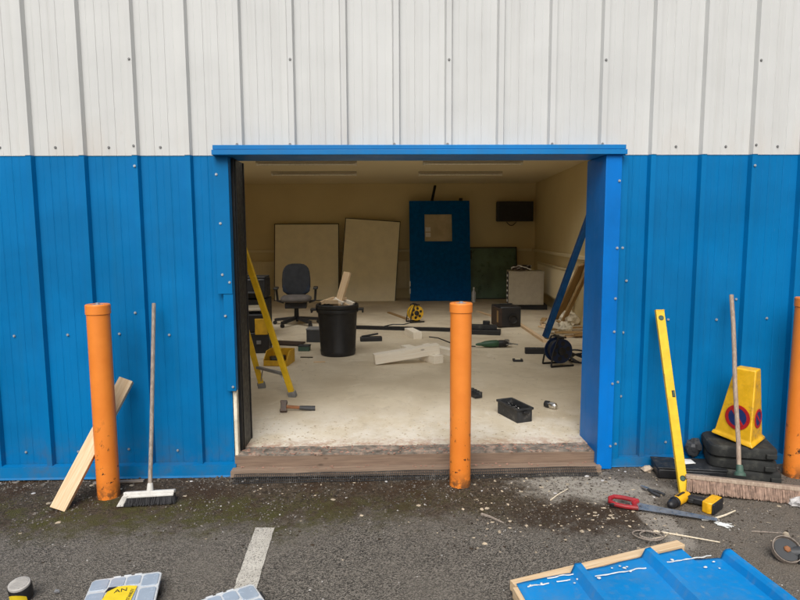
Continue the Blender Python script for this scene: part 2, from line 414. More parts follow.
xs = [-4.3 + 7.9*i/160 for i in range(161)]
front = [.150 + .012*noise.noise((x*5, 0, 0)) + .006*noise.noise((x*19, 2, 0)) for x in xs]
vs = [(x, f, .07) for x, f in zip(xs, front)] + [(x, 9.9, .07) for x in xs] + [(x, f, -.1) for x, f in zip(xs, front)]
n_ = len(xs)
fs = [(i, i+1, n_+i+1, n_+i) for i in range(n_-1)] + [(2*n_+i, 2*n_+i+1, i+1, i) for i in range(n_-1)]
structure(MB().add(vs, fs).build('floor', 'concrete', smooth=20))

# painted parking line on the tarmac
mb = MB(); K = 60
for j in range(K+1):
    y = -.748 - 2.6*j/K; dx = .04*(-.748-y)
    for x0, sd_ in ((-.727, 0), (-.622, 5)):
        x = x0 + dx + .006*noise.noise((sd_, y*14, 0))
        mb.v.append(Vector((x, y + (.012*noise.noise((x*20, 0, 0)) if j == 0 else 0), gh(x, y)+.004)))
mb.f = [(2*j, 2*j+1, 2*j+3, 2*j+2) for j in range(K)]
structure(mb.build('parking_line', 'line', smooth=180))

# ------------------------------------------------------------------ building
PITCH_R, X0 = .33333, -2.25233
def profile(xa, xb, grooves):
    """trapezoidal sheet: crest at y=0, pan at y=.035"""
    pts = []
    k0 = math.floor((xa-X0)/PITCH_R)-1; k1 = math.ceil((xb-X0)/PITCH_R)+1
    for k in range(k0, k1+1):
        c = X0 + k*PITCH_R
        pts += [(c-.026, .035), (c-.0165, 0), (c+.0165, 0), (c+.026, .035)]
        for f, d, wd in grooves:
            g = c + f*PITCH_R
            pts += [(g-wd, .035), (g-wd*.3, .035+d), (g+wd*.3, .035+d), (g+wd, .035)]
    pts.sort()
    ins = [p for p in pts if xa < p[0] < xb]
    def at(x):
        for a, b in zip(pts, pts[1:]):
            if a[0] <= x <= b[0]: return a[1] + (b[1]-a[1])*(x-a[0])/max(1e-9, b[0]-a[0])
    return [(xa, at(xa))] + ins + [(xb, at(xb))]
GW = [(.20, .0010, .003), (.36, .0032, .0042), (.5, .0010, .003), (.64, .0032, .0042), (.80, .0010, .003)]
GB = [(.22, .0009, .003), (.36, .0022, .005), (.5, .0009, .003), (.64, .0022, .005), (.78, .0009, .003)]
def sheet(xa, xb, z0, z1, grooves, dy=0):
    p = profile(xa, xb, grooves); zs = [z0 + (z1-z0)*i/6 for i in range(7)]
    mb = MB(); n = len(p)
    mb.v = [Vector((x, y+dy, z)) for z in zs for x, y in p]
    mb.f = [(j*n+i, j*n+i+1, (j+1)*n+i+1, (j+1)*n+i) for j in range(6) for i in range(n-1)]
    return mb
bld = thing('industrial_building', 'industrial unit clad in white over blue ribbed metal with a wide open doorway', 'building')
up_c = sheet(-7.1, 7.1, 2.053, 4.6, GW, -.002).build('upper_cladding', 'white_clad', bld, smooth=20)
lo_l = sheet(-7.1, -1.03, gz(-3)+.03, 2.060, GB, .002).build('lower_cladding', 'blue_clad', bld, smooth=20)
lo_r = sheet(1.53, 7.1, gz(3)+.012, 2.060, GB, .002).build('lower_cladding', 'blue_clad', bld, smooth=20)

# screws: one hex-headed screw, copied
SW = MB().cone((0, 0, 0), (0, -.002, 0), .0085, n=14).cone((0, -.002, 0), (0, -.0065, 0), .0055, n=6)
s_light = s_dark = None
def screw(x, z, parent, crest=False, dark=False):
    global s_light, s_dark
    y = -.002 if crest else .0325
    src = s_dark if dark else s_light
    if src is None:
        o = SW.build('screw', 'screw_dark' if dark else 'screw', parent, smooth=30)
        if dark: s_dark = o
        else: s_light = o
    else:
        o = src.copy(); COL.objects.link(o); o.parent = parent
    o.location = (x, y, z)
for k in range(-5, 20):
    xp = X0 + (k+.46)*PITCH_R + rnd.uniform(-.01, .01)
    if abs(xp) > 3.6: continue
    if not -1.12 < xp < 1.58:
        side = lo_l if xp < 0 else lo_r
        screw(xp, .895+rnd.uniform(-.006, .006) + (.0 if xp < 0 else .07), side)
        screw(xp+.02, .11+rnd.uniform(-.01, .01), side)
        screw(xp, 2.105, up_c, dark=True)
    else: screw(xp+.09*0-.16, 2.118, up_c, True, True) if k % 3 else None
for k in range(-3, 18, 3):
    c = X0 + (k+2)*PITCH_R
    if not -1.12 < c < 1.58:
        screw(c, 1.98 if k else 1.985, lo_l if c < 0 else lo_r, True)
        screw(c, 2.11, up_c, True, True)
    screw(c, 2.64, up_c, True, True)
for x, z in ((-1.655+.01, 1.04), (-1.60, .545), (-1.92, .97)): screw(x, z, lo_l)
for x, z in ((1.60, .88), (1.61, 1.23), (1.60, .44), (2.36, 1.10)): screw(x, z, lo_r)

# header flashing, two folds
mb = MB()
mb.box((.2335, -.020, 2.0935), (2.62, .070, .028)).box((.2335, -.030, 2.0605), (2.626, .086, .032))
mb.box((.2335, .15, 2.052), (2.55, .27, .010))
mb.build('header_flashing', 'blue_head', bld, bevel=.003)
# trims at the closed side: two overlapping flat strips, the lower one torn off short
mb = MB().box((-1.043, -.004, 1.604), (.098, .012, .880)).box((-1.0, .03, 1.604), (.012, .06, .880)).build('jamb_trim', 'blue_clad', bld, bevel=.002)
mb = MB().box((-1.024, -.0005, .845), (.062, .010, .66)).box((-.998, .030, .845), (.011, .05, .66)).build('jamb_trim', 'blue_clad', bld, bevel=.002)
for x, z in ((-1.07, 1.93), (-1.055, 1.62), (-1.055, 1.29), (-1.01, 1.24), (-1.045, 1.02), (-1.012, .545)):
    o = s_light.copy(); COL.objects.link(o); o.parent = bld; o.location = (x, -.011, z)
MB().box((-1.012, .052, .27), (.024, .05, .54)).build('insulation_edge', 'foam', bld, bevel=.004)
mb = MB().box((-1.009, .235, 1.03), (.055, .30, 2.02)).box((-.979, .12, 1.03), (.006, .018, 2.02)).box((-.979, .345, 1.03), (.006, .012, 2.02))
mb.build('door_post', 'black_steel', bld, bevel=.002)
# boxed jamb on the other side
mb = MB().box((1.472, .137, 1.001), (.104, .37, 2.087))
mb.build('door_jamb', 'blue_trim', bld, bevel=.004)
mb = MB().box((1.552, -.004, 1.0), (.058, .01, 2.08)); mb.build('jamb_trim', 'blue_clad', bld, bevel=.002)
for z in (1.88, 1.45, 1.12, .9, .55, .12):
    o = s_light.copy(); COL.objects.link(o); o.parent = bld; o.location = (1.508, -.051, z)
    if z in (1.45, .55, .12):
        o = s_light.copy(); COL.objects.link(o); o.parent = bld; o.location = (1.56, -.009, z)
# base flashings
for xa, xb in ((-7.1, -1.01), (1.53, 7.1)):
    mb = MB(); p = [(.03, .075), (-.012, .068), (-.022, .0), (-.03, -.012), (-.022, -.012)]
    if xa > 0: p = [(.03, .040), (-.008, .036), (-.016, -.02), (-.02, -.026), (-.014, -.026)]
    for x in (xa, xb): mb.v += [Vector((x, y, gz((xa+xb)/2*.6)+z+.022)) for y, z in p]
    n = len(p); mb.f = [(i, i+1, n+i+1, n+i) for i in range(n-1)] + [tuple(range(n)), tuple(range(n, 2*n))]
    mb.build('base_flashing', 'blue_clad', bld, smooth=0)
# sill: two weathered boards and the rough bitumen edge behind them
def rough_board(c, d, name, mat, seed, amp=.004):
    mb = MB(); K = 60
    for i in range(K+1):
        x = c[0] - d[0]/2 + d[0]*i/K
        for y, z in ((-1, -1), (1, -1), (1, 1), (-1, 1)):
            q = (x*4, y*3+seed, z*3)
            mb.v.append(Vector((x, c[1]+y*d[1]/2 + amp*noise.noise(q), c[2]+z*d[2]/2 + amp*noise.noise((q[0]+9, q[1], q[2])))))
    for i in range(K):
        for j in range(4): mb.f.append((4*i+j, 4*i+(j+1) % 4, 4*i+4+(j+1) % 4, 4*i+4+j))
    mb.f += [(3, 2, 1, 0), (4*K, 4*K+1, 4*K+2, 4*K+3)]
    return mb.build(name, mat, bld, smooth=30)
rough_board((.21, .072, .024), (2.46, .145, .078), 'door_sill', 'wood_sill', 1)
rough_board((.205, -.046, -.028), (2.47, .080, .040), 'door_sill', 'wood_sill_pale', 7)
rough_board((.2, .079, .054), (2.40, .150, .036), 'threshold_edge', 'tar', 4, .007)
# inner leaf of the front wall, the room and the roof
mb = MB().box((-2.67, .215, 2.2), (3.26, .26, 4.9)).box((4.315, .215, 2.2), (5.58, .26, 4.9)).box((.24, .215, 3.35), (2.56, .26, 2.58))
mb.build('inner_wall', 'cream', bld, smooth=0)
MB().add([(-4.2, 9.75, 0), (3.55, 9.75, 0), (3.55, 9.75, 2.75), (-4.2, 9.75, 2.75)], [(0, 1, 2, 3)]).build('back_wall', 'cream', bld, smooth=0)
MB().add([(2.745, .345, 0), (3.385, 9.76, 0), (3.385, 9.76, 2.75), (2.745, .345, 2.75)], [(0, 1, 2, 3)]).build('side_wall', 'cream', bld, smooth=0)
MB().add([(-4.15, .345, 0), (-4.15, 9.76, 0), (-4.15, 9.76, 2.75), (-4.15, .345, 2.75)], [(0, 1, 2, 3)]).build('side_wall', 'cream', bld, smooth=0)
# suspended ceiling and flat roof, cut by three unseen rooflights added to brighten the room
RL = [(-3.8, -1.6), (-1.3, .9), (1.15, 2.68)]; RY0, RY1 = .50, 4.85
def holed(x0, x1, y0, y1, zc, th):
    mb = MB(); es = [x0] + [e for r_ in RL for e in r_] + [x1]
    mb.box(((x0+x1)/2, (y0+RY0)/2, zc), (x1-x0, RY0-y0, th)); mb.box(((x0+x1)/2, (RY1+y1)/2, zc), (x1-x0, y1-RY1, th))
    for i in range(0, len(es), 2): mb.box(((es[i]+es[i+1])/2, (RY0+RY1)/2, zc), (es[i+1]-es[i], RY1-RY0, th))
    return mb
holed(-4.3, 3.7, .345, 9.78, 2.69, .12).build('ceiling', 'ceil', bld, smooth=0)
holed(-7.2, 7.2, .36, 10.6, 3.02, .12).build('roof', 'pale_grey', bld, smooth=0)
for x0, x1 in RL:
    mb = MB().box((x0-.02, (RY0+RY1)/2, 2.88), (.04, RY1-RY0+.08, .36)).box((x1+.02, (RY0+RY1)/2, 2.88), (.04, RY1-RY0+.08, .36)).box(((x0+x1)/2, RY0-.02, 2.88), (x1-x0, .04, .36)).box(((x0+x1)/2, RY1+.02, 2.88), (x1-x0, .04, .36))
    sf = mb.build('added_rooflight', 'lamp_tube', bld, smooth=0)  # lining of an invented roof opening, out of view, there to light the floor
    MB().box(((x0+x1)/2, (RY0+RY1)/2, 3.10), (x1-x0+.1, RY1-RY0+.1, .012)).build('added_glazing', 'added_rooflight', sf, smooth=0)
MB().box((-7.0, 5.3, 1.6), (.2, 10.4, 3.3)).box((7.0, 5.3, 2.2-.6), (.2, 10.4, 3.3)).box((0, 10.45, 1.6), (14, .2, 3.3)).build('outer_wall', 'pale_grey', bld, smooth=0)
# dado trunking
mb = MB().box((-.39, 9.725, 1.145), (7.4, .05, .055)); mb.build('cable_trunking', 'ceil', bld, bevel=.004)
mb = MB().bar((3.36, 9.7, 1.145), (2.79, 1.2, 1.145), .05, .055); mb.build('cable_trunking', 'ceil', bld, bevel=.004)

# ------------------------------------------------------------------ bollards
def bollard():
    t = thing('bollard', 'orange steel bollard standing in front of the open doorway', 'bollard', group='orange steel bollards in front of the unit')
    prof = [(.0665, -.1), (.0665, .04), (.0665, .3), (.0665, .6), (.0665, .9), (.0665, 1.118)]
    MB().lathe(prof, 40).build('post', 'orange', t)
    cp = [(.0655, 1.119), (.0715, 1.121), (.0715, 1.172), (.067, 1.178), (.040, 1.1785), (.035, 1.173), (.0, 1.173)]
    MB().lathe(cp[:-1], 40).build('cap', 'orange', t)
    MB().lathe([(.034, 1.174), (.034, 1.177), (.012, 1.179), (.012, 1.186)], 20).build('lid', 'screw', t)
    return t
b0 = bollard(); b0.location = (.470, -.243, gz(.47)-.002)
b1 = dup(b0); b1.location = (-1.738, -.285, gz(-1.7)-.006); b1.rotation_euler = (R(-.3), R(.35), R(70)); b1.scale = (1.0, 1.0, 1.03)
b1['label'] = 'orange bollard with a pale timber leaning behind it and a chipped rusty foot'
b2 = dup(b0); b2.location = (2.672, -.205, gz(2.6)-.008); b2.rotation_euler = (0, R(-.6), R(200))
b2['label'] = 'orange bollard beside the yellow no waiting cone and wide broom'
b0['label'] = 'orange bollard standing in front of the middle of the open doorway'

# ------------------------------------------------------------------ leaning timber
stick('timber_batten', 'pale sawn timber batten leaning against the wall behind a bollard', 'timber', (-1.952, -.475, -.070), (-1.692, -.045, .61), .090, .045, 'wood_pale', roll=R(38))
stick('wood_strip', 'thin grey wood strip lying at the foot of the wall behind the leaning timber', 'timber', (-1.92, -.10, gz(-1.9)+.008), (-1.60, -.08, gz(-1.6)+.010), .03, .012, 'wood_grey')

# ------------------------------------------------------------------ narrow broom with white head
t = thing('broom', 'narrow broom with white head, dark bristles and grey handle leaning on the wall', 'broom', (-1.437, -.40, gz(-1.44)))
MB().tube([(-.0, .0, .07), (-.018, .12, .42), (-.04, .245, .78), (-.057, .362, 1.180)], .0125, 10).build('handle', 'wood_grey', t)
MB().lathe([(.021, 0), (.021, .012), (.017, .06), (.0145, .07)], 14, basis((-.05, .33, 1)), (.004, -.012, .055)).build('socket', 'brush_white', t)
hr = Euler((R(-18), 0, R(6)))
MB().box((0, 0, .066), (.295, .055, .022), hr).box((0, -.028, .058), (.295, .012, .020), hr).build('head', 'brush_white', t, bevel=.006)
mb = MB(); rg = random.Random(3)
for i in range(1500):
    u = rg.uniform(-.140, .140); v = rg.uniform(-.024, .024); e = rg.uniform(-.012, .012)
    c, s_ = math.cos(R(6)), math.sin(R(6))
    p0 = Vector((u*c-v*s_, u*s_+v*c, .062)); p1 = p0 + Vector((e+u*.06, -.016+v*.5+rg.uniform(-.008, .008), -.058+rg.uniform(0, .008)))
    mb.bar(p0, p1, .0028, .0028)
mb.build('bristles', 'brush_dark', t, smooth=0)
mb = MB()
for i in range(220):
    u = -1*rg.uniform(.118, .146); v = rg.uniform(-.034, -.022)
    p0 = Vector((u, v+u*.1, .062)); p1 = p0 + Vector((math.copysign(.022, u)+rg.uniform(-.006, .006), -.022, -.052))
    mb.bar(p0, p1, .003, .003)
mb.build('bristle_fringe', 'brush_white', t, smooth=0)

# ------------------------------------------------------------------ wide broom
t = thing('broom', 'wide platform broom with reddish bristles and pinkish wooden handle leaning on the wall', 'broom', (2.175, -.43, gz(2.2)))
p_joint = Vector((.0, .01, .115)); p_top = Vector((.112, .392, 1.176))
MB().tube([p_joint + (p_top-p_joint)*k/6 + Vector((.003*math.sin(k*1.7), 0, 0)) for k in range(7)], .0135, 10).build('handle', 'wood_warm', t)
MB().lathe([(.034, 0), (.032, .016), (.022, .026), (.020, .060), (.0165, .066)], 16, basis(p_top-p_joint), (0, .0, .098)).build('socket', 'green_socket', t)
h0 = Vector((-.325, .018, .094)); h1 = Vector((.29, -.165, .080))
ang = math.atan2(h1.y-h0.y, h1.x-h0.x)
hm = Euler((R(-12), math.atan2(h0.z-h1.z, (h1-h0).length), ang)).to_matrix()
MB().box((h0+h1)/2, ((h1-h0).length+.02, .068, .026), hm).build('head', 'wood_warm', t, bevel=.005)
mb = MB(); L = (h1-h0).length
for i in range(4200):
    u = rg.uniform(-.5, .5)*L; v = rg.uniform(-.031, .031)
    p0 = (h0+h1)/2 + hm @ Vector((u, v, -.008))
    tuft = math.floor(u/.018); e = noise.noise((tuft*1.7, 0, 0))*.008
    p1 = p0 + hm @ Vector((e+rg.uniform(-.006, .006), v*.45+rg.uniform(-.006, .006)-.012, -.080+rg.uniform(0, .012)))
    mb.bar(p0, p1, .0026, .0026)
mb.build('bristles', 'brush_red', t, smooth=0)

# ------------------------------------------------------------------ rubber bases and no waiting cone
CYAW = R(-38)
def rubber_base():
    t = thing('rubber_base', '', 'cone base', group='stacked rubber cone bases')
    def ring(w, d, z, rr):
        pts = []
        for sx, sy, a0 in ((1, 1, 0), (-1, 1, 90), (-1, -1, 180), (1, -1, 270)):
            for k in range(6):
                a = R(a0+18*k); pts.append(Vector((sx*(w/2-rr)+rr*math.cos(a), sy*(d/2-rr)+rr*math.sin(a), z)))
        return pts
    mb = MB(); rings = [ring(.37, .28, 0, .05), ring(.395, .305, .010, .06), ring(.40, .31, .050, .06), ring(.392, .302, .066, .058), ring(.365, .275, .076, .05)]
    n = len(rings[0]); mb.v = [p for r_ in rings for p in r_]
    mb.f = [(j*n+i, j*n+(i+1) % n, (j+1)*n+(i+1) % n, (j+1)*n+i) for j in range(4) for i in range(n)] + [tuple(range(n)), tuple(range(4*n, 5*n))]
    mb.build('weight', 'rubber', t, smooth=32)
    MB().box((.15, -.150, .035), (.06, .04, .03)).build('handle_lug', 'rubber', t, bevel=.004)
    return t
rb = rubber_base(); spots = [(2.345, -.165, gz(2.34)-.004, -14, 0, 'black rubber cone base on the ground, lowest of the stack'),
                             (2.325, -.150, gz(2.34)+.074, -20, 1.5, 'black rubber cone base sandwiched in the middle of the stack'),
                             (2.315, -.155, gz(2.34)+.152, -15, 1, 'black rubber cone base directly under the yellow cone')]
for i, (x, y, z, a, tl, lb) in enumerate(spots):
    o = rb if i == 0 else dup(rb); o.location = (x, y, z); o.rotation_euler = (R(tl), R(tl*.6), R(a)); o['label'] = lb
cz = .196
base = [Vector((2.180, -.090, .222)), Vector((2.308, -.315, .190)), Vector((2.482, -.165, .202)), Vector((2.345, .010, .215))]
topz = .678
top = [Vector((2.256, -.170, topz)), Vector((2.345, -.258, topz-.004)), Vector((2.412, -.20, topz)), Vector((2.325, -.110, topz+.002))]
t = thing('traffic_cone', 'yellow square sided no waiting cone standing on stacked black rubber bases', 'traffic cone', (2.33, -.14, .2))
mb = MB(); cen = sum(base, Vector())/4
def grow(p, k, dz): return Vector((cen.x+(p.x-cen.x)*k, cen.y+(p.y-cen.y)*k, p.z+dz))
lv = [[grow(p, 1.06, -.004) for p in base], [grow(p, 1.06, .012) for p in base], [grow(p, .93, .026) for p in base], top]
mb.v = [p for r_ in lv for p in r_]
mb.f = [(j*4+i, j*4+(i+1) % 4, j*4+4+(i+1) % 4, j*4+4+i) for j in range(3) for i in range(4)] + [(0, 1, 2, 3), (12, 13, 14, 15)]
mb.build('shell', 'yellow_cone', t, world=True, bevel=.008, seg=3)
def roundel(a, b, c_, d, u, v, r, parent, name, cut=.0):
    """flat round no-waiting plate lying on the face a-b (bottom) c-d (top)"""
    o = a + (b-a)*u + ((d + (c_-d)*u) - (a + (b-a)*u))*v
    x = (b-a).normalized(); nrm = x.cross((d+c_)/2-(a+b)/2).normalized(); y = nrm.cross(x)
    m = Matrix((x, y, nrm)).transposed()
    sq = 1.0
    mb = MB().lathe([(r*.74, 0), (r*.74, .0035), (r, .0035), (r, 0)], 44, m, o + nrm*.001, close=False)
    ring = mb.build('roundel', 'sign_red', parent, world=True, smooth=30)
    bl = MB().lathe([(r*.735, .0), (r*.735, .0022)], 44, m, o + nrm*.001).build('roundel_field', 'sign_blue', parent, world=True, smooth=30)
    MB().box(o + nrm*.003, (r*1.56, r*.21, .003), m @ Matrix.Rotation(R(-45), 3, 'Z')).build('roundel_bar', 'sign_red', parent, world=True)
l2, l3 = lv[2], lv[3]
roundel(l2[0], l2[1], l3[1], l3[0], .55, .29, .080, t, 'roundel')
roundel(l2[1], l2[2], l3[2], l3[1], .56, .29, .062, t, 'roundel')

# ------------------------------------------------------------------ black tray with papers at the foot of the wall
t = thing('plastic_case', 'flat black plastic case lying against the foot of the wall behind the spirit level', 'case', (1.985, -.165, gz(2)), (0, 0, R(-10)))
mb = MB().box((0, 0, .034), (.42, .19, .068)); mb.build('body', 'black', t, bevel=.012)
MB().box((0, 0, .074), (.43, .20, .010)).build('lid', 'black_dusty', t, bevel=.004)
MB().box((.05, -.103, .045), (.10, .02, .014)).build('handle', 'black', t, bevel=.004)
o = MB().add([(-.05, -.04, 0), (.05, -.035, .006), (.055, .03, .002), (-.04, .035, .012), (0, 0, .009)], [(0, 1, 4), (1, 2, 4), (2, 3, 4), (3, 0, 4)]).build('paper_sheet', 'paper', smooth=0)
sm = o.modifiers.new('thick', 'SOLIDIFY'); sm.thickness = .0012
o.location = (1.965, -.145, gz(2)+.081); o.scale = (1.2, 1.2, 1); tag(o, 'small white paper scrap lying on the flat black case', 'paper')
mb = MB(); rg = random.Random(8)
for i in range(7): mb.rock((rg.uniform(-.04, .04), rg.uniform(-.02, .03), .02+.10*rg.random()), rg.uniform(.018, .03), (1, 1, 1), rg)
mb = MB(); K = 14
for i in range(K):
    for j in range(10):
        th = 2*PI*i/K; ph = PI*j/9; rr = .052*(1+.5*noise.noise((2*math.cos(th)*math.sin(ph), 2*math.sin(th)*math.sin(ph), 2*math.cos(ph))))
        mb.v.append(Vector((rr*math.cos(th)*math.sin(ph), .8*rr*math.sin(th)*math.sin(ph), .055+1.15*rr*math.cos(ph))))
mb.f = [(i*10+j, ((i+1) % K)*10+j, ((i+1) % K)*10+j+1, i*10+j+1) for i in range(K) for j in range(9)]
o = mb.build('crumpled_bag', 'dark_grey', smooth=15); o.location = (2.088, -.03, gz(2.1)+.085); tag(o, 'crumpled dark plastic bag stuffed between the wall and the rubber bases', 'bag')
for nm, mt, x, y, r_, lb in (('brick_piece', 'brick', 1.845, -.06, .034, 'broken reddish brick piece at the foot of the wall beside the black case'),
                             ('stone', 'stone_pale', 1.752, -.085, .034, 'pale angular stone at the foot of the wall beside the brick piece')):
    o = MB().rock((0, 0, 0), r_, (1.2, 1, .85), random.Random(5)).build(nm, mt, smooth=0, bevel=.003); o.location = (x, y, gz(x)+r_*.5); tag(o, lb, 'stone')

# ------------------------------------------------------------------ spirit level
t = thing('spirit_level', 'long yellow spirit level leaning upright against the blue wall', 'spirit level', (1.820, -.452, gz(1.82)))
p1 = Vector((-.012, .413, 1.082)); L = p1.length
m = basis(p1) ; t.rotation_euler = m.to_euler()
x_ax = m.inverted() @ Vector((1, 0, 0))
ra = math.atan2(x_ax.y, x_ax.x); rm = Matrix.Rotation(ra, 3, 'Z')
mb = MB()
segs = [(0, .075), (.155, .50), (.56, 1.055), (1.105, L)]
mb.box((0, 0, L/2), (.056, .024, L), rm)
mb.build('frame', 'yellow', t, bevel=.003)
mb = MB().box((0, 0, .003), (.058, .026, .008), rm).box((0, 0, L-.003), (.058, .026, .008), rm); mb.build('end_cap', 'yellow_tool', t, bevel=.002)
def vial(z, kind):
    o = rm @ Vector((0, 0, 0)); mm = rm @ Matrix.Rotation(PI/2, 3, 'X')
    if kind == 'round':
        MB().lathe([(.0175, -.0125), (.0175, .0125)], 24, mm, (0, 0, z)).build('vial_surround', 'black', t)
        w = MB().lathe([(.0135, -.0135), (.0135, .0135)], 24, mm, (0, 0, z)).build('vial', 'green_socket', t)
    else:
        MB().box(Vector((0, 0, z)) + rm @ Vector((.013, 0, 0)), (.021, .025, .046), rm).build('vial_surround', 'black', t, bevel=.002)
        MB().cone(Vector((0, 0, z-.017)) + rm @ Vector((.014, -.0135, 0)), Vector((0, 0, z+.017)) + rm @ Vector((.014, -.0135, 0)), .005, n=12).build('vial', 'green_socket', t)
vial(.092, 'round'); vial(L-.055, 'round'); vial(L*.525, 'slot')
MB().cone(rm @ Vector((0, .0115, 0)) + Vector((0, 0, .145)), rm @ Vector((0, -.0118, 0)) + Vector((0, 0, .145)), .005, n=12).build('hang_hole', 'dark_grey', t)

# ------------------------------------------------------------------ cordless drill lying on its side
t = thing('cordless_drill', 'yellow and black cordless drill lying on its side below the spirit level', 'drill', (1.80, -.535, gz(1.8)), (0, 0, R(-22)))
zc = .034
mb = MB().lathe([(.012, -.115), (.024, -.110), (.031, -.09), (.033, -.02), (.030, .04), (.026, .062)], 20, basis((1, 0, 0)) , (-.005, 0, zc)); mb.build('motor_body', 'yellow_tool', t, smooth=40)
MB().lathe([(.0265, 0), (.028, .012), (.026, .03), (.021, .052), (.012, .062), (.006, .064)], 18, basis((-1, .0, 0)), (-.112, 0, zc)).build('chuck', 'black', t, smooth=40)
MB().lathe([(.0305, 0), (.0335, .004), (.0335, .020), (.031, .024)], 20, basis((-1, 0, 0)), (-.088, 0, zc)).build('clutch_collar', 'black', t)
grip = [(.0, -.02), (.045, -.02), (.070, -.085), (.082, -.135), (.030, -.135), (.012, -.085)]
MB().prism([(x, y) for x, y in grip], .042, None, (.005, 0, zc-.004)).build('grip', 'black', t, bevel=.009, seg=3)
MB().box((-.002, -.052, zc-.002), (.022, .030, .024), (0, 0, R(15))).build('trigger', 'black_dusty', t, bevel=.004)
bt = MB().prism([(-.045, -.135), (.098, -.130), (.108, -.155), (.104, -.195), (-.035, -.200), (-.052, -.175)], .072, None, (.008, 0, zc+.002)).build('battery', 'yellow_tool', t, bevel=.008, seg=3)
MB().prism([(-.047, -.196), (.100, -.190), (.098, -.204), (-.040, -.210)], .068, None, (.008, 0, zc+.002)).build('battery_foot', 'black', bt, bevel=.004)
MB().box((-.03, .0, zc+.0315), (.09, .016, .006)).build('vent_panel', 'black', t, bevel=.002)
t.rotation_euler = (0, 0, R(38)); t.location = (1.75, -.575, gz(1.8)+.002); t.scale = (.93, .93, .93)

# ------------------------------------------------------------------ hand saw
t = thing('hand_saw', 'hand saw with red handle and scuffed steel blade lying on the ground', 'saw', (1.335, -.580, gz(1.31)+.004), (0, 0, math.atan2(-.27, .52))); t.scale = (.93, .8, .85)
m = Euler((R(14), 0, 0)).to_matrix()
teeth = [p for k in range(60) for p in ((.10+.485*k/60, -.045+.033*k/60), (.10+.485*(k+.5)/60, -.0512+.033*(k+.5)/60))]
MB().prism([(.10, .032)] + teeth + [(.585, -.012), (.585, .016)], .0022, m, (0, 0, .026)).build('blade', 'steel', t, smooth=0)
mb = MB(); pts = [(.145, .036), (.06, .046), (.0, .040), (-.022, .014), (-.016, -.026), (.015, -.046), (.075, -.050), (.15, -.040)]
mb.tube([m @ Vector((x, y, 0)) + Vector((0, 0, .033)) for x, y in pts], .0155, 10); mb.tube([m @ Vector((x, y, 0)) + Vector((0, 0, .033)) for x, y in ((.14, .038), (.12, .005), (.14, -.042))], .0145, 10)
mb.build('handle', 'red', t)
MB().prism([(-.02, -.06), (.14, -.052), (.13, -.042), (.0, -.045)], .028, m, (0, 0, .030)).build('grip_inlay', 'black', t, bevel=.004)
# pliers
t = thing('pliers', 'pair of dark grey pliers lying on the ground between the jamb and the drill', 'pliers', (1.628, -.412, gz(1.63)+.008), (0, 0, R(118)))
for sgn in (1, -1):
    MB().tube([(-.085, .022*sgn, .003), (-.03, .019*sgn, .004), (0, .004*sgn, .005), (.02, -.004*sgn, .005)], .0075, 8, lambda k: 1.15-.4*k).build('handle', 'dark_grey', t)
MB().prism([(.015, -.012), (.03, -.013), (.07, -.004), (.07, .004), (.03, .013), (.015, .012)], .012, None, (0, 0, .005)).build('jaw', 'steel', t, bevel=.002)

# ------------------------------------------------------------------ splinters, cable ends, crumpled bits near the broom
def splinter(pts, w, lb, mat='splinter_white', nm='wood_splinter', grp='pale wood splinters on the tarmac'):
    P = [Vector((x, y, gh(x, y)+dz)) for x, y, dz in pts]; c = P[0].copy()
    mb = MB(); mb.tube([p for p in P], w, 5, lambda k: 1-.45*k)
    o = mb.build(nm, mat, loc=c); tag(o, lb, 'splinter', grp)
splinter([(1.800, -.800, .008), (1.90, -.765, .014), (1.985, -.715, .012)], .0065, 'pale wood splinter pointing up from the tip of the saw')
splinter([(1.43, -.905, .006), (1.56, -.965, .008), (1.72, -1.035, .006)], .0055, 'long thin wood splinter lying between the saw and the blue panel')
splinter([(.985, -.50, .005), (1.05, -.43, .006), (1.135, -.352, .006)], .0045, 'thin wood splinter lying on the cement dust near the drain strip')
splinter([(.54, -.675, .008), (.585, -.72, .010), (.645, -.79, .008)], .0085, 'weathered wood splinter lying on the tarmac between the bollard and dark sawdust', 'wood_grey')
splinter([(1.95, -.93, .004), (2.07, -.955, .005), (2.13, -.965, .004)], .0035, 'thin brown twig lying on bare ground past the blue panel', 'wood_grey')
mb = MB(); rg = random.Random(4)
for i in range(34):
    a = rg.uniform(-.9, .5); r0 = rg.uniform(0, .05); p = Vector((1.80+r0*.8, -.825-rg.uniform(0, .03)-r0*.4, 0)); q = p + Vector((math.cos(a), math.sin(a), 0))*rg.uniform(.02, .055)
    mb.tube([(p.x, p.y, gh(p.x, p.y)+.005), ((p.x+q.x)/2, (p.y+q.y)/2, gh(p.x, p.y)+.008), (q.x, q.y, gh(q.x, q.y)+.004)], .0022, 4)
mb.rock((1.775, -.80, gz(1.78)+.008), .014, (2.2, .7, .4), rg)
o = mb.build('frayed_fibres', 'white_torn', loc=Vector((1.83, -.84, gz(1.8))), smooth=0); tag(o, 'white frayed foam fibres scattered at the tip of the saw', 'foam scrap', kind='stuff')
t = thing('packing_strap', 'tangled loop of pale plastic strapping lying beside the corner of the blue panel', 'strap', (1.355, -.965, gz(1.33))); t.scale = (.72, .8, .8)
mb = MB(); pts = []
for i in range(60):
    a = i/60*2*PI*2.3; pts.append((.085*math.cos(a)+.035*math.sin(a*.5)+i*.0012, .060*math.sin(a)+.02*math.cos(a*1.4), .010+.012*abs(math.sin(a*.7))))
mb.tube(pts, .0048, 6); mb.build('strap', 'wood_grey', t)
MB().tube([(.05, -.03, .008), (.14, -.015, .012), (.20, .035, .008)], .005, 6).build('strap_end', 'chips', t)
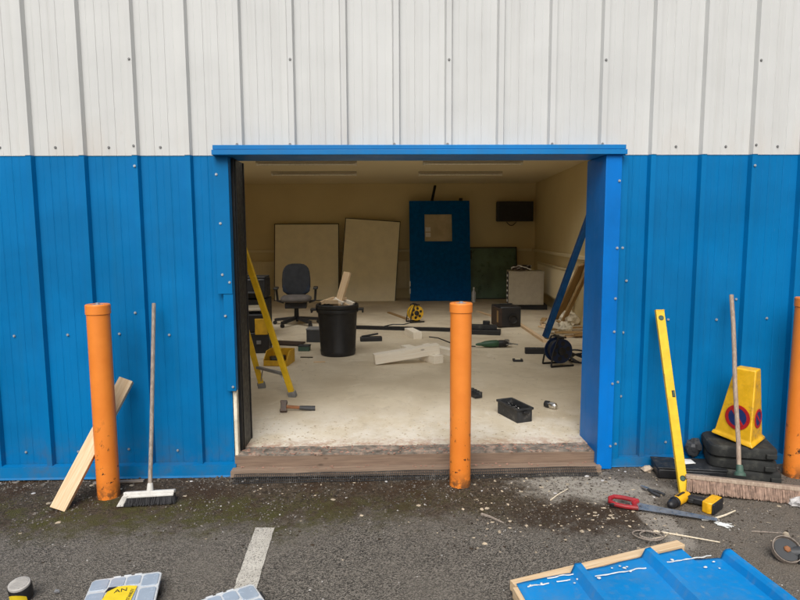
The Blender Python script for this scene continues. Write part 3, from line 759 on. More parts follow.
mb = MB(); P = [(-.235, .012, .018), (-.218, -.005, .030), (-.205, -.03, .012), (-.212, -.06, .004), (-.232, -.078, .004), (-.234, -.10, .004)]
o = mb.tube([Vector((x, y, gz(x)+z)) for x, y, z in P], .0035, 6).build('cable_tie', 'paper', loc=Vector((-.22, -.04, gz(-.2)))); tag(o, 'white plastic cable tie curled on the drain strip at the sill', 'cable tie')
K = 16; mb = MB()
for i in range(K):
    for j in range(9):
        th = 2*PI*i/K; ph = PI*j/8; d = Vector((math.cos(th)*math.sin(ph), math.sin(th)*math.sin(ph), math.cos(ph))); rr = .055*(1+.7*noise.noise(d*2.2))
        mb.v.append(Vector((d.x*rr*1.2, d.y*rr, max(.0, .022+d.z*rr*.55))))
mb.f = [(i*9+j, ((i+1) % K)*9+j, ((i+1) % K)*9+j+1, i*9+j+1) for i in range(K) for j in range(8)]
o = mb.build('crumpled_wrapper', 'cloth', smooth=12); o.location = (2.415, -.640, gz(2.4)); tag(o, 'pale crumpled plastic wrapper on the ground past the end of the wide broom', 'wrapper')

# ------------------------------------------------------------------ drain strip: a woven grid of bars
mb = MB(); x0, x1 = -1.0, 1.40; x = x0
def dr(x, k): return Vector((x, -.150+.052*k+.004*noise.noise((x*3, 0, 0)), gz(x)+.004+.040*k+.004*noise.noise((x*4, 3, 0))))
while x < x1:
    mb.bar(dr(x, 0), dr(x, 1), .0035, .0035); x += .0135
for k in (0, .33, .66, 1):
    for i in range(48): mb.bar(dr(x0+(x1-x0)*i/48, k), dr(x0+(x1-x0)*(i+1)/48, k), .0036, .0036)
o = mb.build('drain_strip', 'black_dusty', loc=Vector((.2, -.11, gz(.2))), smooth=0); tag(o, 'black mesh drainage strip lying along the foot of the door sill', 'drain')

# ------------------------------------------------------------------ cut panel of blue cladding lying on battens
t = thing('cladding_panel', 'cut panel of blue ribbed cladding with torn white filler lying on the ground', 'panel', (1.1, -1.9, gz(1.1)))
def ytop(x): return (-1.490 + .316*(x-.568)) if x < 1.43 else (-1.312 + .02*(x-1.43))
def panel_mesh():
    prof = []
    for c in (.862, 1.232):
        prof += [(c-.036, 0), (c-.015, .040), (c+.015, .040), (c+.036, 0)]
    xs = [.563, .60, .70, .80] + [] + [.93, 1.0, 1.08, 1.15] + [1.30, 1.36, 1.425, 1.435, 1.50, 1.55]
    prof += [(x, 0) for x in xs]
    c = 1.60
    prof += [(c-.034, 0), (c-.022, .030), (c-.010, .041), (c+.010, .043), (c+.022, .034), (c+.030, .012), (c+.036, -.012)]
    prof.sort(key=lambda p: p[0]) ; prof[-2:] = [(c+.030, .012), (c+.0305, -.014)]
    mb = MB(); K = 26; n = len(prof)
    for j in range(K+1):
        for x, z in prof:
            L = 1.15*(j/K)**1.3
            y0 = ytop(x) - L; xx = x + .12*L
            wob = .007*noise.noise((xx*4, y0*4, 0)) + .003*noise.noise((xx*11, y0*9, 5))
            yy = y0 + (.006*noise.noise((x*30, 4, 0)) if j == 0 else 0)
            mb.v.append(Vector((xx, yy, .030+z+wob-.05*max(0, L-.1)*0)))
    mb.f = [(j*n+i, j*n+i+1, (j+1)*n+i+1, (j+1)*n+i) for j in range(K) for i in range(n-1)]
    return mb
pn = panel_mesh().build('sheet', 'blue_sheet', t, world=True, smooth=22)
sm = pn.modifiers.new('thick', 'SOLIDIFY'); sm.thickness = .0025; sm.offset = -1
def torn(name, x0, x1, off, seed, z=.034):
    mb = MB(); K = 26; rg = random.Random(seed)
    vs = []
    for i in range(K+1):
        x = x0 + (x1-x0)*i/K; y = ytop(x0) + .24*(x-x0) - off + .014*noise.noise((x*20, seed, 0))
        w = .0036*(1+.9*noise.noise((x*45, seed, 3)))
        vs.append((x+.12*off, y, w))
    for x, y, w in vs:
        mb.v += [Vector((x, y-w, z)), Vector((x, y-w*.3, z+.0022)), Vector((x, y+w*.6, z+.0018)), Vector((x, y+w, z-.001))]
    mb.f = [(4*i+j, 4*i+j+1, 4*i+5+j, 4*i+4+j) for i in range(K) for j in range(3)]
    mb.build(name, 'white_torn', t, world=True, smooth=0)
torn('torn_filler', .60, .70, .040, 1); torn('torn_filler', .735, .80, .050, 2); torn('torn_filler', .915, 1.170, .070, 3); torn('torn_filler', 1.285, 1.52, .085, 4)
torn('torn_filler', .705, .835, .012, 6)
mb = MB(); rg = random.Random(2)
for i in range(16):
    x = rg.uniform(.6, 1.55); y = ytop(x)-rg.uniform(.02, .1); mb.rock((x, y, .036), rg.uniform(.004, .009), (1.3, 1, .5), rg)
mb.build('filler_crumbs', 'white_torn', t, world=True, smooth=0)['kind'] = 'stuff'
stick('timber_batten', 'long pale timber batten lying under the far edge of the blue panel', 'timber', (.552, -1.470, .0), (1.455, -1.155, .005), .050, .045, 'wood_pale', roll=R(0))
stick('timber_batten', 'short pale timber batten lying under the side edge of the blue panel', 'timber', (.565, -1.505, .002), (.66, -2.3, .002), .045, .048, 'wood_pale', roll=R(0))

# ------------------------------------------------------------------ organiser cases at the front
def text_mesh(s, size, parent, mat, loc, rot, depth=.0006):
    cu = bpy.data.curves.new('lettering', 'FONT'); cu.body = s; cu.size = size; cu.extrude = depth; cu.align_x = 'CENTER'; cu.align_y = 'CENTER'
    tmp = bpy.data.objects.new('lettering', cu); COL.objects.link(tmp)
    me = bpy.data.meshes.new_from_object(tmp.evaluated_get(bpy.context.evaluated_depsgraph_get()))
    bpy.data.objects.remove(tmp)
    me.materials.clear(); me.materials.append(M[mat])
    o = bpy.data.objects.new('lettering', me); COL.objects.link(o); o.parent = parent; o.location = loc; o.rotation_euler = rot
    return o
def organiser(label, loc, rz, with_label):
    t = thing('organiser_case', label, 'organiser case', loc, (0, 0, rz), 'clear lidded organiser cases on the tarmac')
    W, D, H = .300, .26, .062
    def rrect(w, d, c): return [(-w/2+c, -d/2), (w/2-c, -d/2), (w/2, -d/2+c), (w/2, d/2-c), (w/2-c, d/2), (-w/2+c, d/2), (-w/2, d/2-c), (-w/2, -d/2+c)]
    MB().prism(rrect(W-.012, D-.012, .012), .046, None, (0, 0, .024)).build('tray', 'black', t, bevel=.003)
    ld = MB().prism(rrect(W, D, .016), .012, None, (0, 0, .054)).build('lid', 'glass_lid', t, bevel=.004)
    cells = [(-.108, .074, .072, .085), (-.034, .078, .060, .075), (.033, .078, .060, .075), (.106, .064, .070, .095), (-.108, -.055, .072, .13), (.106, -.06, .07, .12), (-.034, -.06, .060, .12), (.033, -.06, .060, .12)]
    for x, y, w, d in cells:
        MB().prism(rrect(w, d, .01), .005, None, (x, y, .0605)).build('lid_panel', 'lid_panel', ld, bevel=.002)
    for x in (-.045, .0, .045): MB().cone((x-.015, D/2+.001, .054), (x+.015, D/2+.001, .054), .0075, n=12).build('hinge', 'glass_lid', t)
    MB().box((W/2+.003, .02, .040), (.008, .05, .044)).build('latch', 'black', t, bevel=.003)
    if with_label:
        lb = MB().prism([(-.075, -.115), (.055, -.115), (.068, .028), (.03, .040), (-.045, .045)], .0016, None, (-.01, -.01, .0660)).build('label', 'yellow_lid', t)
        MB().prism([(-.052, .045), (-.015, .043), (-.062, .005)], .0014, None, (-.010, -.012, .0674)).build('label_corner', 'black', lb)
        text_mesh('STANLEY', .021, lb, 'black', (.040, -.045, .0672), (0, 0, R(84)))
        text_mesh('AN', .038, lb, 'black', (-.006, -.004, .0672), (0, 0, R(6)))
    return t
organiser('clear lidded organiser case with a yellow label and black tray on the tarmac', (-1.165, -1.432, gh(-1.17, -1.43)), R(13), True)
organiser('pale clear lidded organiser case lying across the end of the painted white line', (-.665, -1.575, gh(-.72, -1.6)), R(31), False)

# stubby yellow and black tool
t = thing('tape_measure', 'stubby yellow and black tool with a ribbed grey top standing on the tarmac', 'hand tool', (-1.640, -1.375, gh(-1.6, -1.38)), (R(0), 0, R(-6))); t.scale = (.86, .86, .82)
m = Euler((R(14), 0, R(8))).to_matrix()
MB().lathe([(.045, -.040), (.054, -.034), (.055, .040), (.052, .046)], 28, m, (0, 0, .046)).build('body', 'black', t, smooth=40)
MB().lathe([(.052, .046), (.051, .056), (.043, .060)], 28, m, (0, 0, .046)).build('top', 'tin', t, smooth=40)
mb = MB()
for k in range(-4, 5):
    L = math.sqrt(max(0, .043**2-(k*.0095)**2)); mb.bar(m @ Vector((-L, k*.0095, .061))+Vector((0, 0, .046)), m @ Vector((L, k*.0095, .061))+Vector((0, 0, .046)), .0045, .004)
mb.build('grip_rib', 'tin', t)
mb = MB(); K = 14
for i in range(K+1):
    a = R(-90) + R(104)*(i/K-.5)
    e = .010 + .030*abs(i/K-.5)**2*4
    for z in (-.032, .040-e): mb.v.append(m @ Vector((.0565*math.cos(a), .0565*math.sin(a), z)) + Vector((0, 0, .046)))
mb.f = [(2*i, 2*i+1, 2*i+3, 2*i+2) for i in range(K)]
mb.build('label', 'yellow_lid', t)
o = MB().rock((0, 0, .008), .014, (1, 1, .8), random.Random(1)).build('bolt', 'steel', smooth=0); o.location = (-1.505, -1.335, gh(-1.5, -1.33)); tag(o, 'small grey metal nut on the tarmac beside the stubby yellow tool', 'nut')

# angle grinder by the panel
t = thing('angle_grinder', 'worn angle grinder with a pale disc guard lying on the ground', 'grinder', (1.965, -1.20, gh(1.96, -1.2)), (0, 0, R(10)))
m = Euler((R(38), R(-14), 0)).to_matrix(); o_ = Vector((-.01, .0, .050))
MB().lathe([(.050, -.012), (.066, -.012), (.066, .014), (.063, .014), (.063, -.008), (.050, -.008)], 36, m, o_, close=False).build('guard', 'wood_grey', t)
MB().lathe([(.056, .0), (.056, .003), (.012, .004), (.012, .0)], 32, m, o_+m @ Vector((0, 0, .004))).build('disc', 'dark_grey', t)
MB().lathe([(.016, .0), (.016, .010), (.010, .014)], 6, m, o_+m @ Vector((0, 0, .006))).build('flange', 'hickory', t)
MB().lathe([(.034, -.05), (.036, -.02), (.026, -.012)], 20, m, o_).build('gear_head', 'steel', t, bevel=.003)
MB().tube([o_+m @ Vector((.0, 0, -.035)), o_ + Vector((.07, -.035, -.006)), o_ + Vector((.20, -.08, -.016))], .032, 16).build('body', 'dark_grey', t)
MB().prism([(.01, -.055), (.09, -.075), (.13, -.03), (.05, -.005)], .05, None, (0, 0, .025)).build('battery', 'black_dusty', t, bevel=.006)
MB().tube([o_+m @ Vector((.05, .03, -.01)), o_ + Vector((.09, .10, .02))], .014, 12).build('side_handle', 'chips', t)

# ------------------------------------------------------------------ inside the unit
F = .07
# whiteboards leaning on the back wall
def board(label, x0, y0, z0, x1, y1, z1, w, roll, cat='whiteboard'):
    """bottom left corner, top left corner, width along X, small roll in its own plane"""
    t = thing('whiteboard', label, cat, (x0, y0, z0), group='whiteboards leaning against the back wall')
    h = Vector((0, y1-y0, z1-z0)); L = h.length; zz = h/L; xx = Vector((1, 0, 0)); yy = zz.cross(xx)
    m = Matrix((xx, yy, zz)).transposed() @ Matrix.Rotation(R(roll), 3, 'Y')
    MB().box(m @ Vector((w/2, 0, L/2)), (w-.02, .016, L-.02), m).build('face', 'board_white', t)
    for a, d in (((w/2, 0, .008), (w, .03, .016)), ((w/2, 0, L-.008), (w, .03, .016)), ((.008, 0, L/2), (.016, .03, L)), ((w-.008, 0, L/2), (.016, .03, L))):
        MB().box(m @ Vector(a), d, m).build('frame', 'black', t)
    return t
board('upright framed whiteboard leaning against the back wall behind the office chair', -2.43, 9.33, F, -2.43, 9.62, 1.75, 1.42, 0)
board('crooked framed whiteboard leaning against the back wall beside the blue door', -1.00, 9.20, F+.01, -1.0, 9.60, 1.88, 1.22, 4.2)
# blue door off its hinges
t = thing('blue_door', 'dark blue door with a square glazed pane leaning against the back wall', 'door', (.54, 9.12, F))
zz = Vector((0, .40, 2.16)); L = zz.length; zz /= L; m = Matrix((Vector((1, 0, 0)), zz.cross(Vector((1, 0, 0))), zz)).transposed()
def dbox(mb, x0, x1, z0, z1, dy=.05, oy=0): return mb.box(m @ Vector(((x0+x1)/2, oy, (z0+z1)/2)), (x1-x0, dy, z1-z0), m)
W_ = 1.32; px0, px1, pz0, pz1 = .33, .93, 1.30, 1.90
mb = MB(); dbox(mb, 0, px0, 0, L); dbox(mb, px1, W_, 0, L); dbox(mb, px0, px1, 0, pz0); dbox(mb, px0, px1, pz1, L)
mb.build('panel', 'blue_door', t)
dbox(MB(), px0, px1, pz0, pz1, .008, .0).build('pane', 'pane', t)
for z in (1.40, 1.52): dbox(MB(), px0+.02, px0+.13, z, z+.095, .002, -.008).build('sticker', 'paper', t)
for x0, x1, z0, z1 in ((px0-.02, px0, pz0-.02, pz1+.02), (px1, px1+.02, pz0-.02, pz1+.02), (px0, px1, pz0-.02, pz0), (px0, px1, pz1, pz1+.02)): dbox(MB(), x0, x1, z0, z1, .062).build('glazing_bead', 'blue_door', t)
for z in (.16, .32): dbox(MB(), -.02, .01, z, z+.11, .03, -.02).build('hinge', 'paper', t)
dbox(MB(), W_, W_+.03, .9, 1.1, .05).build('lock', 'black', t)
MB().bar(m @ Vector((.50, 0, L)), m @ Vector((.58, .05, L+.36)), .05, .03).build('closer_arm', 'black_steel', t)
dbox(MB(), 1.10, 1.17, L, L+.06, .05).build('closer_bracket', 'black', t)
# wall television
t = thing('television', 'black television on a bracket high on the back wall in the corner', 'television', (2.88, 9.55, 1.78))
MB().box((0, 0, .22), (.80, .10, .44)).build('screen', 'black', t, bevel=.01)
MB().box((-.385, .0, .22), (.05, .14, .42)).build('side_panel', 'dark_grey', t, bevel=.006)
MB().box((0, .12, .22), (.2, .16, .2)).build('bracket', 'black_steel', t)
MB().tube([(-.18+.22*k/8, .02, -.01-.08*math.sin(PI*k/8)) for k in range(9)], .009, 6).build('cable', 'black', t)
# green framed board
t = thing('green_board', 'dark green glossy board with a black frame leaning behind the grey cabinet', 'board', (1.86, 9.40, F))
m = Euler((R(-10), 0, 0)).to_matrix()
MB().box(m @ Vector((.54, 0, .58)), (1.06, .014, 1.14), m).build('face', 'green_board', t)
for a, d in (((.54, 0, .01), (1.08, .03, .02)), ((.54, 0, 1.15), (1.08, .03, .025)), ((.01, 0, .58), (.02, .03, 1.16)), ((1.07, 0, .58), (.022, .03, 1.16))): MB().box(m @ Vector(a), d, m).build('frame', 'black', t)
t = thing('water_bottle', 'pale plastic bottle standing on the floor before the dark green board', 'bottle', (1.88, 8.85, F))
MB().lathe([(.04, 0), (.045, .02), (.045, .20), (.018, .26), (.018, .29)], 16).build('body', 'glass_lid', t); MB().lathe([(.02, .288), (.02, .315)], 12).build('cap', 'paper', t)
# grey cabinet on a dark plinth, cable coil on top
t = thing('cabinet', 'small pale grey cabinet on a dark base with a cable coil on top', 'cabinet', (2.70, 7.70, F), (0, 0, R(-6)))
MB().box((0, 0, .42), (.66, .46, .64)).build('body', 'pale_grey', t, bevel=.006)
MB().box((.05, .02, .045), (.72, .42, .09)).build('plinth', 'black_steel', t)
MB().box((-.01, -.235, .42), (.60, .012, .57)).build('door', 'pale_grey', t, bevel=.004)
for k in range(6): MB().box((-.345, -.16, .18+.095*k), (.03, .07, .035)).build('clip', 'paper', t)
MB().box((-.335, -.1, .42), (.016, .2, .6)).build('edge_strip', 'black', t)
t = thing('cable_coil', 'brown and white cable coil lying on top of the grey cabinet', 'cable', (2.60, 7.58, F+.745))
for nm, mt, ph, n_ in (('cable', 'wood_dark', 0, 3.2), ('plug_lead', 'paper', 1, 1.3)):
    MB().tube([((.17+.02*math.sin(a*2+ph))*math.cos(a), .12*math.sin(a), .02+.035*(1+math.sin(a*1.6+ph))) for a in [n_*2*PI*k/50 for k in range(51)]], .014, 6).build(nm, mt, t)
# black chop box
t = thing('tool_case', 'square black case with an open brown side lying on the floor', 'case', (1.90, 5.50, F), (0, 0, R(9)))
MB().box((.03, .08, .165), (.34, .44, .32)).build('body', 'black', t, bevel=.015)
MB().box((-.155, -.01, .165), (.05, .34, .28)).build('open_side', 'wood_dark', t)
MB().box((-.165, -.13, .18), (.04, .06, .18)).build('liner', 'wood_brown', t)
MB().lathe([(.07, 0), (.085, .01), (.085, .02), (.06, .02), (.05, .008)], 24, basis((0, -1, 0)), (.07, -.142, .13), close=False).build('dial_ring', 'black_steel', t)
MB().bar((-.07, .08, .345), (.13, .08, .345), .03, .02).build('handle', 'black', t, bevel=.004)
o = stick('wood_lath', 'pale lath lying on the floor behind the black case', 'timber', (1.72, 7.3, F+.012), (1.98, 6.2, F+.012), .05, .02, 'wood_pale')
# long black rail and the dark stack at its end
stick('black_rail', 'long black steel rail lying across the floor behind the bin', 'rail', (-.50, 5.37, F+.028), (1.15, 5.00, F+.028), .075, .05, 'black_steel')
t = thing('black_bundle', 'two layered bundle of black plastic trim lying behind the bollard', 'trim', (1.30, 4.72, F), (0, 0, R(-15)))
MB().box((.0, .1, .035), (.72, .17, .07)).build('lower_length', 'black', t, bevel=.004)
MB().box((-.03, .15, .10), (.66, .14, .055), (0, 0, R(3))).build('upper_length', 'black_dusty', t, bevel=.004)
MB().box((.14, .22, .155), (.1, .06, .05)).build('clip', 'black', t, bevel=.004)
# cable reels
def reel(name, label, loc, rz, rad, wid, fm, hm_, cm):
    t = thing(name, label, 'cable reel', loc, (0, 0, rz))
    zc = rad+.035; ax = basis((0, 1, 0)); o_ = Vector((0, 0, zc))
    for y in (-wid/2, wid/2):
        fl = MB().lathe([(rad*.28, -.006), (rad, -.006), (rad, .006), (rad*.28, .006)], 36, ax, o_+Vector((0, y, 0)), close=False).build('flange', fm, t)
    for k in range(6):
        a = 2*PI*k/6+.3; c = o_+Vector((rad*.62*math.cos(a), -wid/2-.008, rad*.62*math.sin(a)))
        MB().cone(c, c+Vector((0, .006, 0)), rad*.19, n=14).build('flange_hole', hm_, t)
    MB().lathe([(rad*.34, 0), (rad*.30, .03), (rad*.20, .036)], 20, basis((0, -1, 0)), o_+Vector((0, -wid/2, 0))).build('hub', hm_, t)
    mb = MB(); pts = []
    for i in range(160):
        a = i*.42; pts.append(o_+Vector((rad*.72*math.cos(a), -wid*.40+wid*.8*(abs(((i/40) % 2)-1)), rad*.72*math.sin(a))))
    mb.tube(pts, rad*.09, 6); mb.build('wound_cable', cm, t)
    fp = [(-rad*.9, -wid/2-.03, .012), (rad*.9, -wid/2-.03, .012)]
    for y in (-wid/2-.035, wid/2+.035):
        MB().tube([(-rad*1.0, y, .012), (rad*1.0, y, .012)], .011, 8).build('foot_tube', 'black_steel', t)
        MB().tube([(-rad*1.0, y, .012), (-rad*.85, y*.9, zc*.9), (-rad*.35, y*.8, zc+rad*1.10), (rad*.35, y*.8, zc+rad*1.10)], .010, 8).build('stand_tube', 'black_steel', t)
    MB().tube([(0, -wid/2-.035, zc+rad*1.1), (0, wid/2+.035, zc+rad*1.1)], .016, 8).build('handle', 'black', t)
    return t
reel('cable_reel', 'blue and black cable reel on a tube stand by the foot of the blue beam', (1.925, 2.66, F), R(14), .137, .12, 'navy_plastic', 'black', 'black')
reel('cable_reel', 'yellow cable reel with a black hub standing behind the black rail', (.495, 6.02, F), R(22), .125, .10, 'yellow_tray', 'black', 'black_dusty')
# cable spilling from the blue reel
mb = MB(); rg = random.Random(9)
pts = []
for i in range(90):
    a = i*.33; pts.append((.13*math.cos(a)*(1-.003*i)+.02*math.sin(i*.7), .15*math.sin(a)*.8+.02*math.sin(i), .02+.11*abs(math.sin(i*.11))*(.5+.5*math.sin(a))**.7))
o = mb.tube(pts, .011, 6).build('loose_cable', 'black'); o.location = (2.20, 2.78, F); tag(o, 'loose black cable heaped between the blue reel and the door jamb', 'cable')
mb = MB(); o = mb.tube([(-.02, 5.55, F+.008), (.12, 5.75, F+.008), (.3, 5.72, F+.008), (.42, 5.95, F+.008)], .009, 6).build('extension_lead', 'black', loc=Vector((.2, 5.7, F))); tag(o, 'black lead trailing along the floor to the yellow reel', 'cable')
o = MB().tube([(.62, 4.55, F+.007), (.74, 4.45, F+.007), (.86, 4.1, F+.007), (.98, 3.85, F+.007), (1.16, 3.73, F+.02)], .008, 6).build('tool_lead', 'black', loc=Vector((.9, 4, F))); tag(o, 'thin black lead running along the floor to the green power tool', 'cable')
# green power tool
t = thing('power_tool', 'dark green power tool lying on its side on the concrete floor', 'power tool', (1.16, 3.73, F), (0, 0, R(3)))
MB().lathe([(.008, 0), (.018, .03), (.022, .07), (.038, .12), (.046, .20), (.048, .27), (.04, .30)], 18, basis((1, 0, .02)), (0, 0, .045)).build('body', 'green_tool', t, smooth=50)
MB().lathe([(.044, 0), (.046, .02), (.043, .10), (.028, .13)], 18, basis((1, 0, 0)), (.298, 0, .05)).build('gear_head', 'black', t, smooth=40)
MB().box((.43, 0, .045), (.08, .09, .014)).box((.41, 0, .075), (.05, .05, .05)).build('shoe', 'steel', t)
MB().bar((.45, 0, .05), (.56, .01, .03), .006, .014).build('blade', 'steel', t)
# small things on the floor
t = thing('phone_case', 'small black square frame with a pale face lying on the floor', 'gauge', (1.525, 2.90, F), (0, 0, R(-6)))
MB().box((0, 0, .012), (.115, .09, .024)).build('case', 'black', t, bevel=.006); MB().box((0, -.004, .0255), (.06, .04, .003)).build('face', 'board_white', t)
t = thing('socket_strip', 'black four way socket strip lying beside the blue cable reel', 'socket strip', (1.845, 3.33, F), (0, 0, R(-6)))
MB().box((0, 0, .035), (.27, .085, .07)).build('body', 'black', t, bevel=.006)
for k in range(4): MB().box((-.095+.063*k, -.004, .071), (.048, .055, .004)).build('socket', 'black_dusty', t, bevel=.001)
# planed white timbers
def wt(lb, a, b, w=.10, h=.10, roll=0): return stick('timber_length', lb, 'timber', a, b, w, h, 'wood_white', roll, 'white planed timber lengths on the floor', bevel=.003)
wt('long white planed timber resting across the end of another', (-.130, 2.80, F+.062), (.610, 2.95, F+.150), .12, .112)
wt('short white planed timber lying under the end of the long one', (.24, 3.50, F+.046), (.60, 2.80, F+.046), .13, .092)
wt('short white timber block lying alone by the black rail', (.34, 4.80, F+.05), (.45, 4.40, F+.05), .13, .10)
wt('pale timber lying behind the bollard beside the long white one', (.50, 3.64, F+.04), (.84, 3.20, F+.04), .10, .08)
stick('wood_lath', 'yellow brown lath lying on the floor between the whiteboard and the reel', 'timber', (.06, 7.2, F+.012), (.38, 6.3, F+.012), .06, .024, 'wood_brown')
stick('wood_lath', 'long pale batten lying on the floor up to the foot of the blue beam', 'timber', (2.14, 5.75, F+.02), (2.145, 4.05, F+.02), .055, .04, 'wood_pale')
# blue beam leaning across to the side wall
t = thing('steel_beam', 'dark blue box beam leaning from the floor against the side wall', 'beam', (2.23, 4.36, F))
MB().bar((0, 0, .02), (.70, -.02, 2.10), .115, .07, R(0)).build('beam', 'blue_beam', t, bevel=.006)
MB().bar((.045, -.045, .15), (.69, -.065, 2.06), .02, .006).build('seam_strip', 'navy', t)
# timber and rubble by the side wall
stick('wood_plank', 'wide brown plank leaning against the side wall behind the jamb', 'plank', (2.93, 6.25, F), (3.05, 5.35, 1.05), .17, .03, 'wood_brown', roll=R(20))
stick('wood_plank', 'narrow brown plank leaning against the side wall beside the wide plank', 'plank', (2.80, 5.55, F), (3.02, 5.05, .95), .09, .03, 'wood_brown', roll=R(10))
rg = random.Random(21)
for i in range(9):
    x, y = rg.uniform(2.45, 2.85), rg.uniform(4.1, 5.6); a = rg.uniform(0, PI); L = rg.uniform(.15, .4); z = F+.015+.03*(i % 3)
    stick('wood_offcut', 'brown wood offcut in the loose heap by the side wall', 'offcut', (x, y, z), (x+L*math.cos(a), y+L*math.sin(a), z+.02*(i % 2)), rg.uniform(.04, .09), .022, 'wood_brown' if i % 3 else 'wood_pale', group='wood offcuts heaped by the side wall')
for i, (x, y, s_, lb) in enumerate(((2.92, 5.55, .11, 'large crumpled paper bag on the floor below the leaning planks'), (2.62, 4.75, .07, 'small crumpled paper among the offcuts by the side wall'))):
    K = 16; mb = MB()
    for a in range(K):
        for j in range(9):
            th = 2*PI*a/K; ph = PI*j/8; d = Vector((math.cos(th)*math.sin(ph), math.sin(th)*math.sin(ph), math.cos(ph))); rr = s_*(1.1+.8*noise.noise(d*2.5+Vector((i*3, 0, 0))))
            mb.v.append(Vector((d.x*rr*1.2, d.y*rr, max(0, s_*.8+d.z*rr))))
    mb.f = [(a*9+j, ((a+1) % K)*9+j, ((a+1) % K)*9+j+1, a*9+j+1) for a in range(K) for j in range(8)]
    o = mb.build('crumpled_paper', 'foam', smooth=12); o.location = (x, y, F+(.02 if i else 0)); tag(o, lb, 'paper')
# open black box, tin and clamps near the threshold
t = thing('open_box', 'open black plastic box of screws standing on the floor near the threshold', 'box', (1.035, .775, F), (0, 0, R(-70)))
L_, W_, H_ = .30, .135, .115
mb = MB().box((0, 0, .004), (L_-.02, W_-.02, .008)).box((0, W_/2-.004, H_/2), (L_, .008, H_)).box((0, -W_/2+.004, H_/2), (L_, .008, H_)).box((L_/2-.004, 0, H_/2), (.008, W_-.016, H_)).box((-L_/2+.004, 0, H_/2), (.008, W_-.016, H_))
mb.build('shell', 'black_dusty', t, bevel=.003)
MB().box((0, W_/2+.004, H_-.008), (L_+.02, .010, .018)).box((0, -W_/2-.004, H_-.008), (L_+.02, .010, .018)).box((L_/2+.006, 0, H_-.008), (.012, W_, .018)).box((-L_/2-.006, 0, H_-.008), (.012, W_, .018)).build('rim', 'black_dusty', t, bevel=.003)
MB().box((L_/2+.016, 0, H_-.03), (.024, .05, .02)).build('catch', 'black', t, bevel=.004)
mb = MB(); rg = random.Random(6)
for i in range(46): p = Vector((rg.uniform(-.12, .12), rg.uniform(-.045, .045), .062+rg.uniform(0, .02))); a = rg.uniform(0, PI); mb.bar(p, p+Vector((.035*math.cos(a), .035*math.sin(a), rg.uniform(-.01, .01))), .005, .005)
o = mb.build('loose_screws', 'chrome', loc=Vector((0, 0, 0)), smooth=0); o.location = t.location; o.rotation_euler = t.rotation_euler; tag(o, 'loose bright screws heaped inside the open black box', 'screws', kind='stuff')
t = thing('drill_chuck', 'shiny steel chuck lying on the floor between the open box and the jamb', 'chuck', (1.395, 1.005, F), (0, 0, R(-50)))
MB().lathe([(.018, 0), (.028, .004), (.03, .04), (.024, .05)], 18, basis((1, 0, 0)), (-.06, 0, .03)).build('collar', 'black', t, smooth=40)
MB().lathe([(.026, 0), (.028, .004), (.026, .05), (.016, .062)], 18, basis((1, 0, 0)), (-.008, 0, .03)).build('body', 'chrome', t, smooth=40)
MB().box((-.02, .04, .012), (.06, .03, .022)).build('key', 'black', t, bevel=.004)
t = thing('ratchet_clamp', 'black ratchet clamp lying on the floor behind the middle bollard', 'clamp', (.79, 1.42, F), (0, 0, R(20)))
MB().box((0, 0, .02), (.06, .20, .03)).build('bar', 'black', t, bevel=.004)
for k in range(4): MB().cone((.035, -.075+.05*k, .004), (.035, -.075+.05*k, .052), .020, n=14).build('jaw', 'black_dusty', t)
# hammer
t = thing('club_hammer', 'club hammer with a wooden handle and dark grip lying on the floor', 'hammer', (-.875, 1.0, F), (0, 0, R(3)))
MB().prism([(-.026, -.05), (.026, -.05), (.030, -.04), (.024, -.02), (.024, .02), (.030, .04), (.026, .05), (-.026, .05), (-.030, .04), (-.024, .02), (-.024, -.02), (-.030, -.04)], .044, Euler((R(50), 0, 0)).to_matrix(), (.02, 0, .045)).build('head', 'hammer_head', t, bevel=.004)
MB().tube([(.02, 0, .045), (.10, .004, .036), (.19, .008, .026)], .014, 10).build('handle', 'hickory', t)
MB().tube([(.15, .006, .030), (.20, .008, .025), (.275, .012, .019)], .0185, 10, lambda k: .9+.25*k).build('grip', 'dark_grey', t)
MB().cone((.273, .012, .0192), (.279, .0122, .0188), .021, n=12).build('butt', 'black', t)

# bin full of offcuts
t = thing('rubbish_bin', 'large black plastic bin full of wood offcuts standing on the concrete floor', 'bin', (-.585, 3.42, F))
MB().lathe([(.205, 0), (.212, .01), (.218, .06), (.214, .07), (.238, .52), (.252, .525), (.256, .545), (.252, .56), (.247, .57), (.262, .585), (.262, .615), (.250, .625), (.238, .615), (.225, .40)], 40, close=False).build('shell', 'black', t, smooth=40)
MB().lathe([(.0, .50), (.232, .50)], 40, close=False).build('inner_fill', 'wood_dark', t)
for sg in (-1, 1): MB().box((sg*.285, -.02, .56), (.075, .11, .026)).box((sg*.31, -.02, .545), (.02, .10, .05)).build('handle', 'black', t, bevel=.006)
rg = random.Random(14)
bits = ['pale wood offcut poking out of the top of the black bin']
for i in range(16):
    a = rg.uniform(0, 2*PI); r_ = rg.uniform(.0, .14); p = Vector((-.585+r_*math.cos(a), 3.42+r_*math.sin(a), F+.60+rg.uniform(0, .09))); b = rg.uniform(0, 2*PI); L = rg.uniform(.12, .22); el = rg.uniform(-.5, .25)
    d = Vector((math.cos(b)*math.cos(el), math.sin(b)*math.cos(el), math.sin(el)))*L
    q = p+d
    v = Vector((q.x+.585, q.y-3.42)); 
    if v.length > .20: v = v*(.20/v.length); q = Vector((-.585+v.x, 3.42+v.y, q.z))
    stick('wood_offcut', bits[0], 'offcut', p, q, rg.uniform(.03, .07), rg.uniform(.025, .05), 'wood_pale' if i % 4 else 'wood_white', group='wood offcuts piled in the black bin')
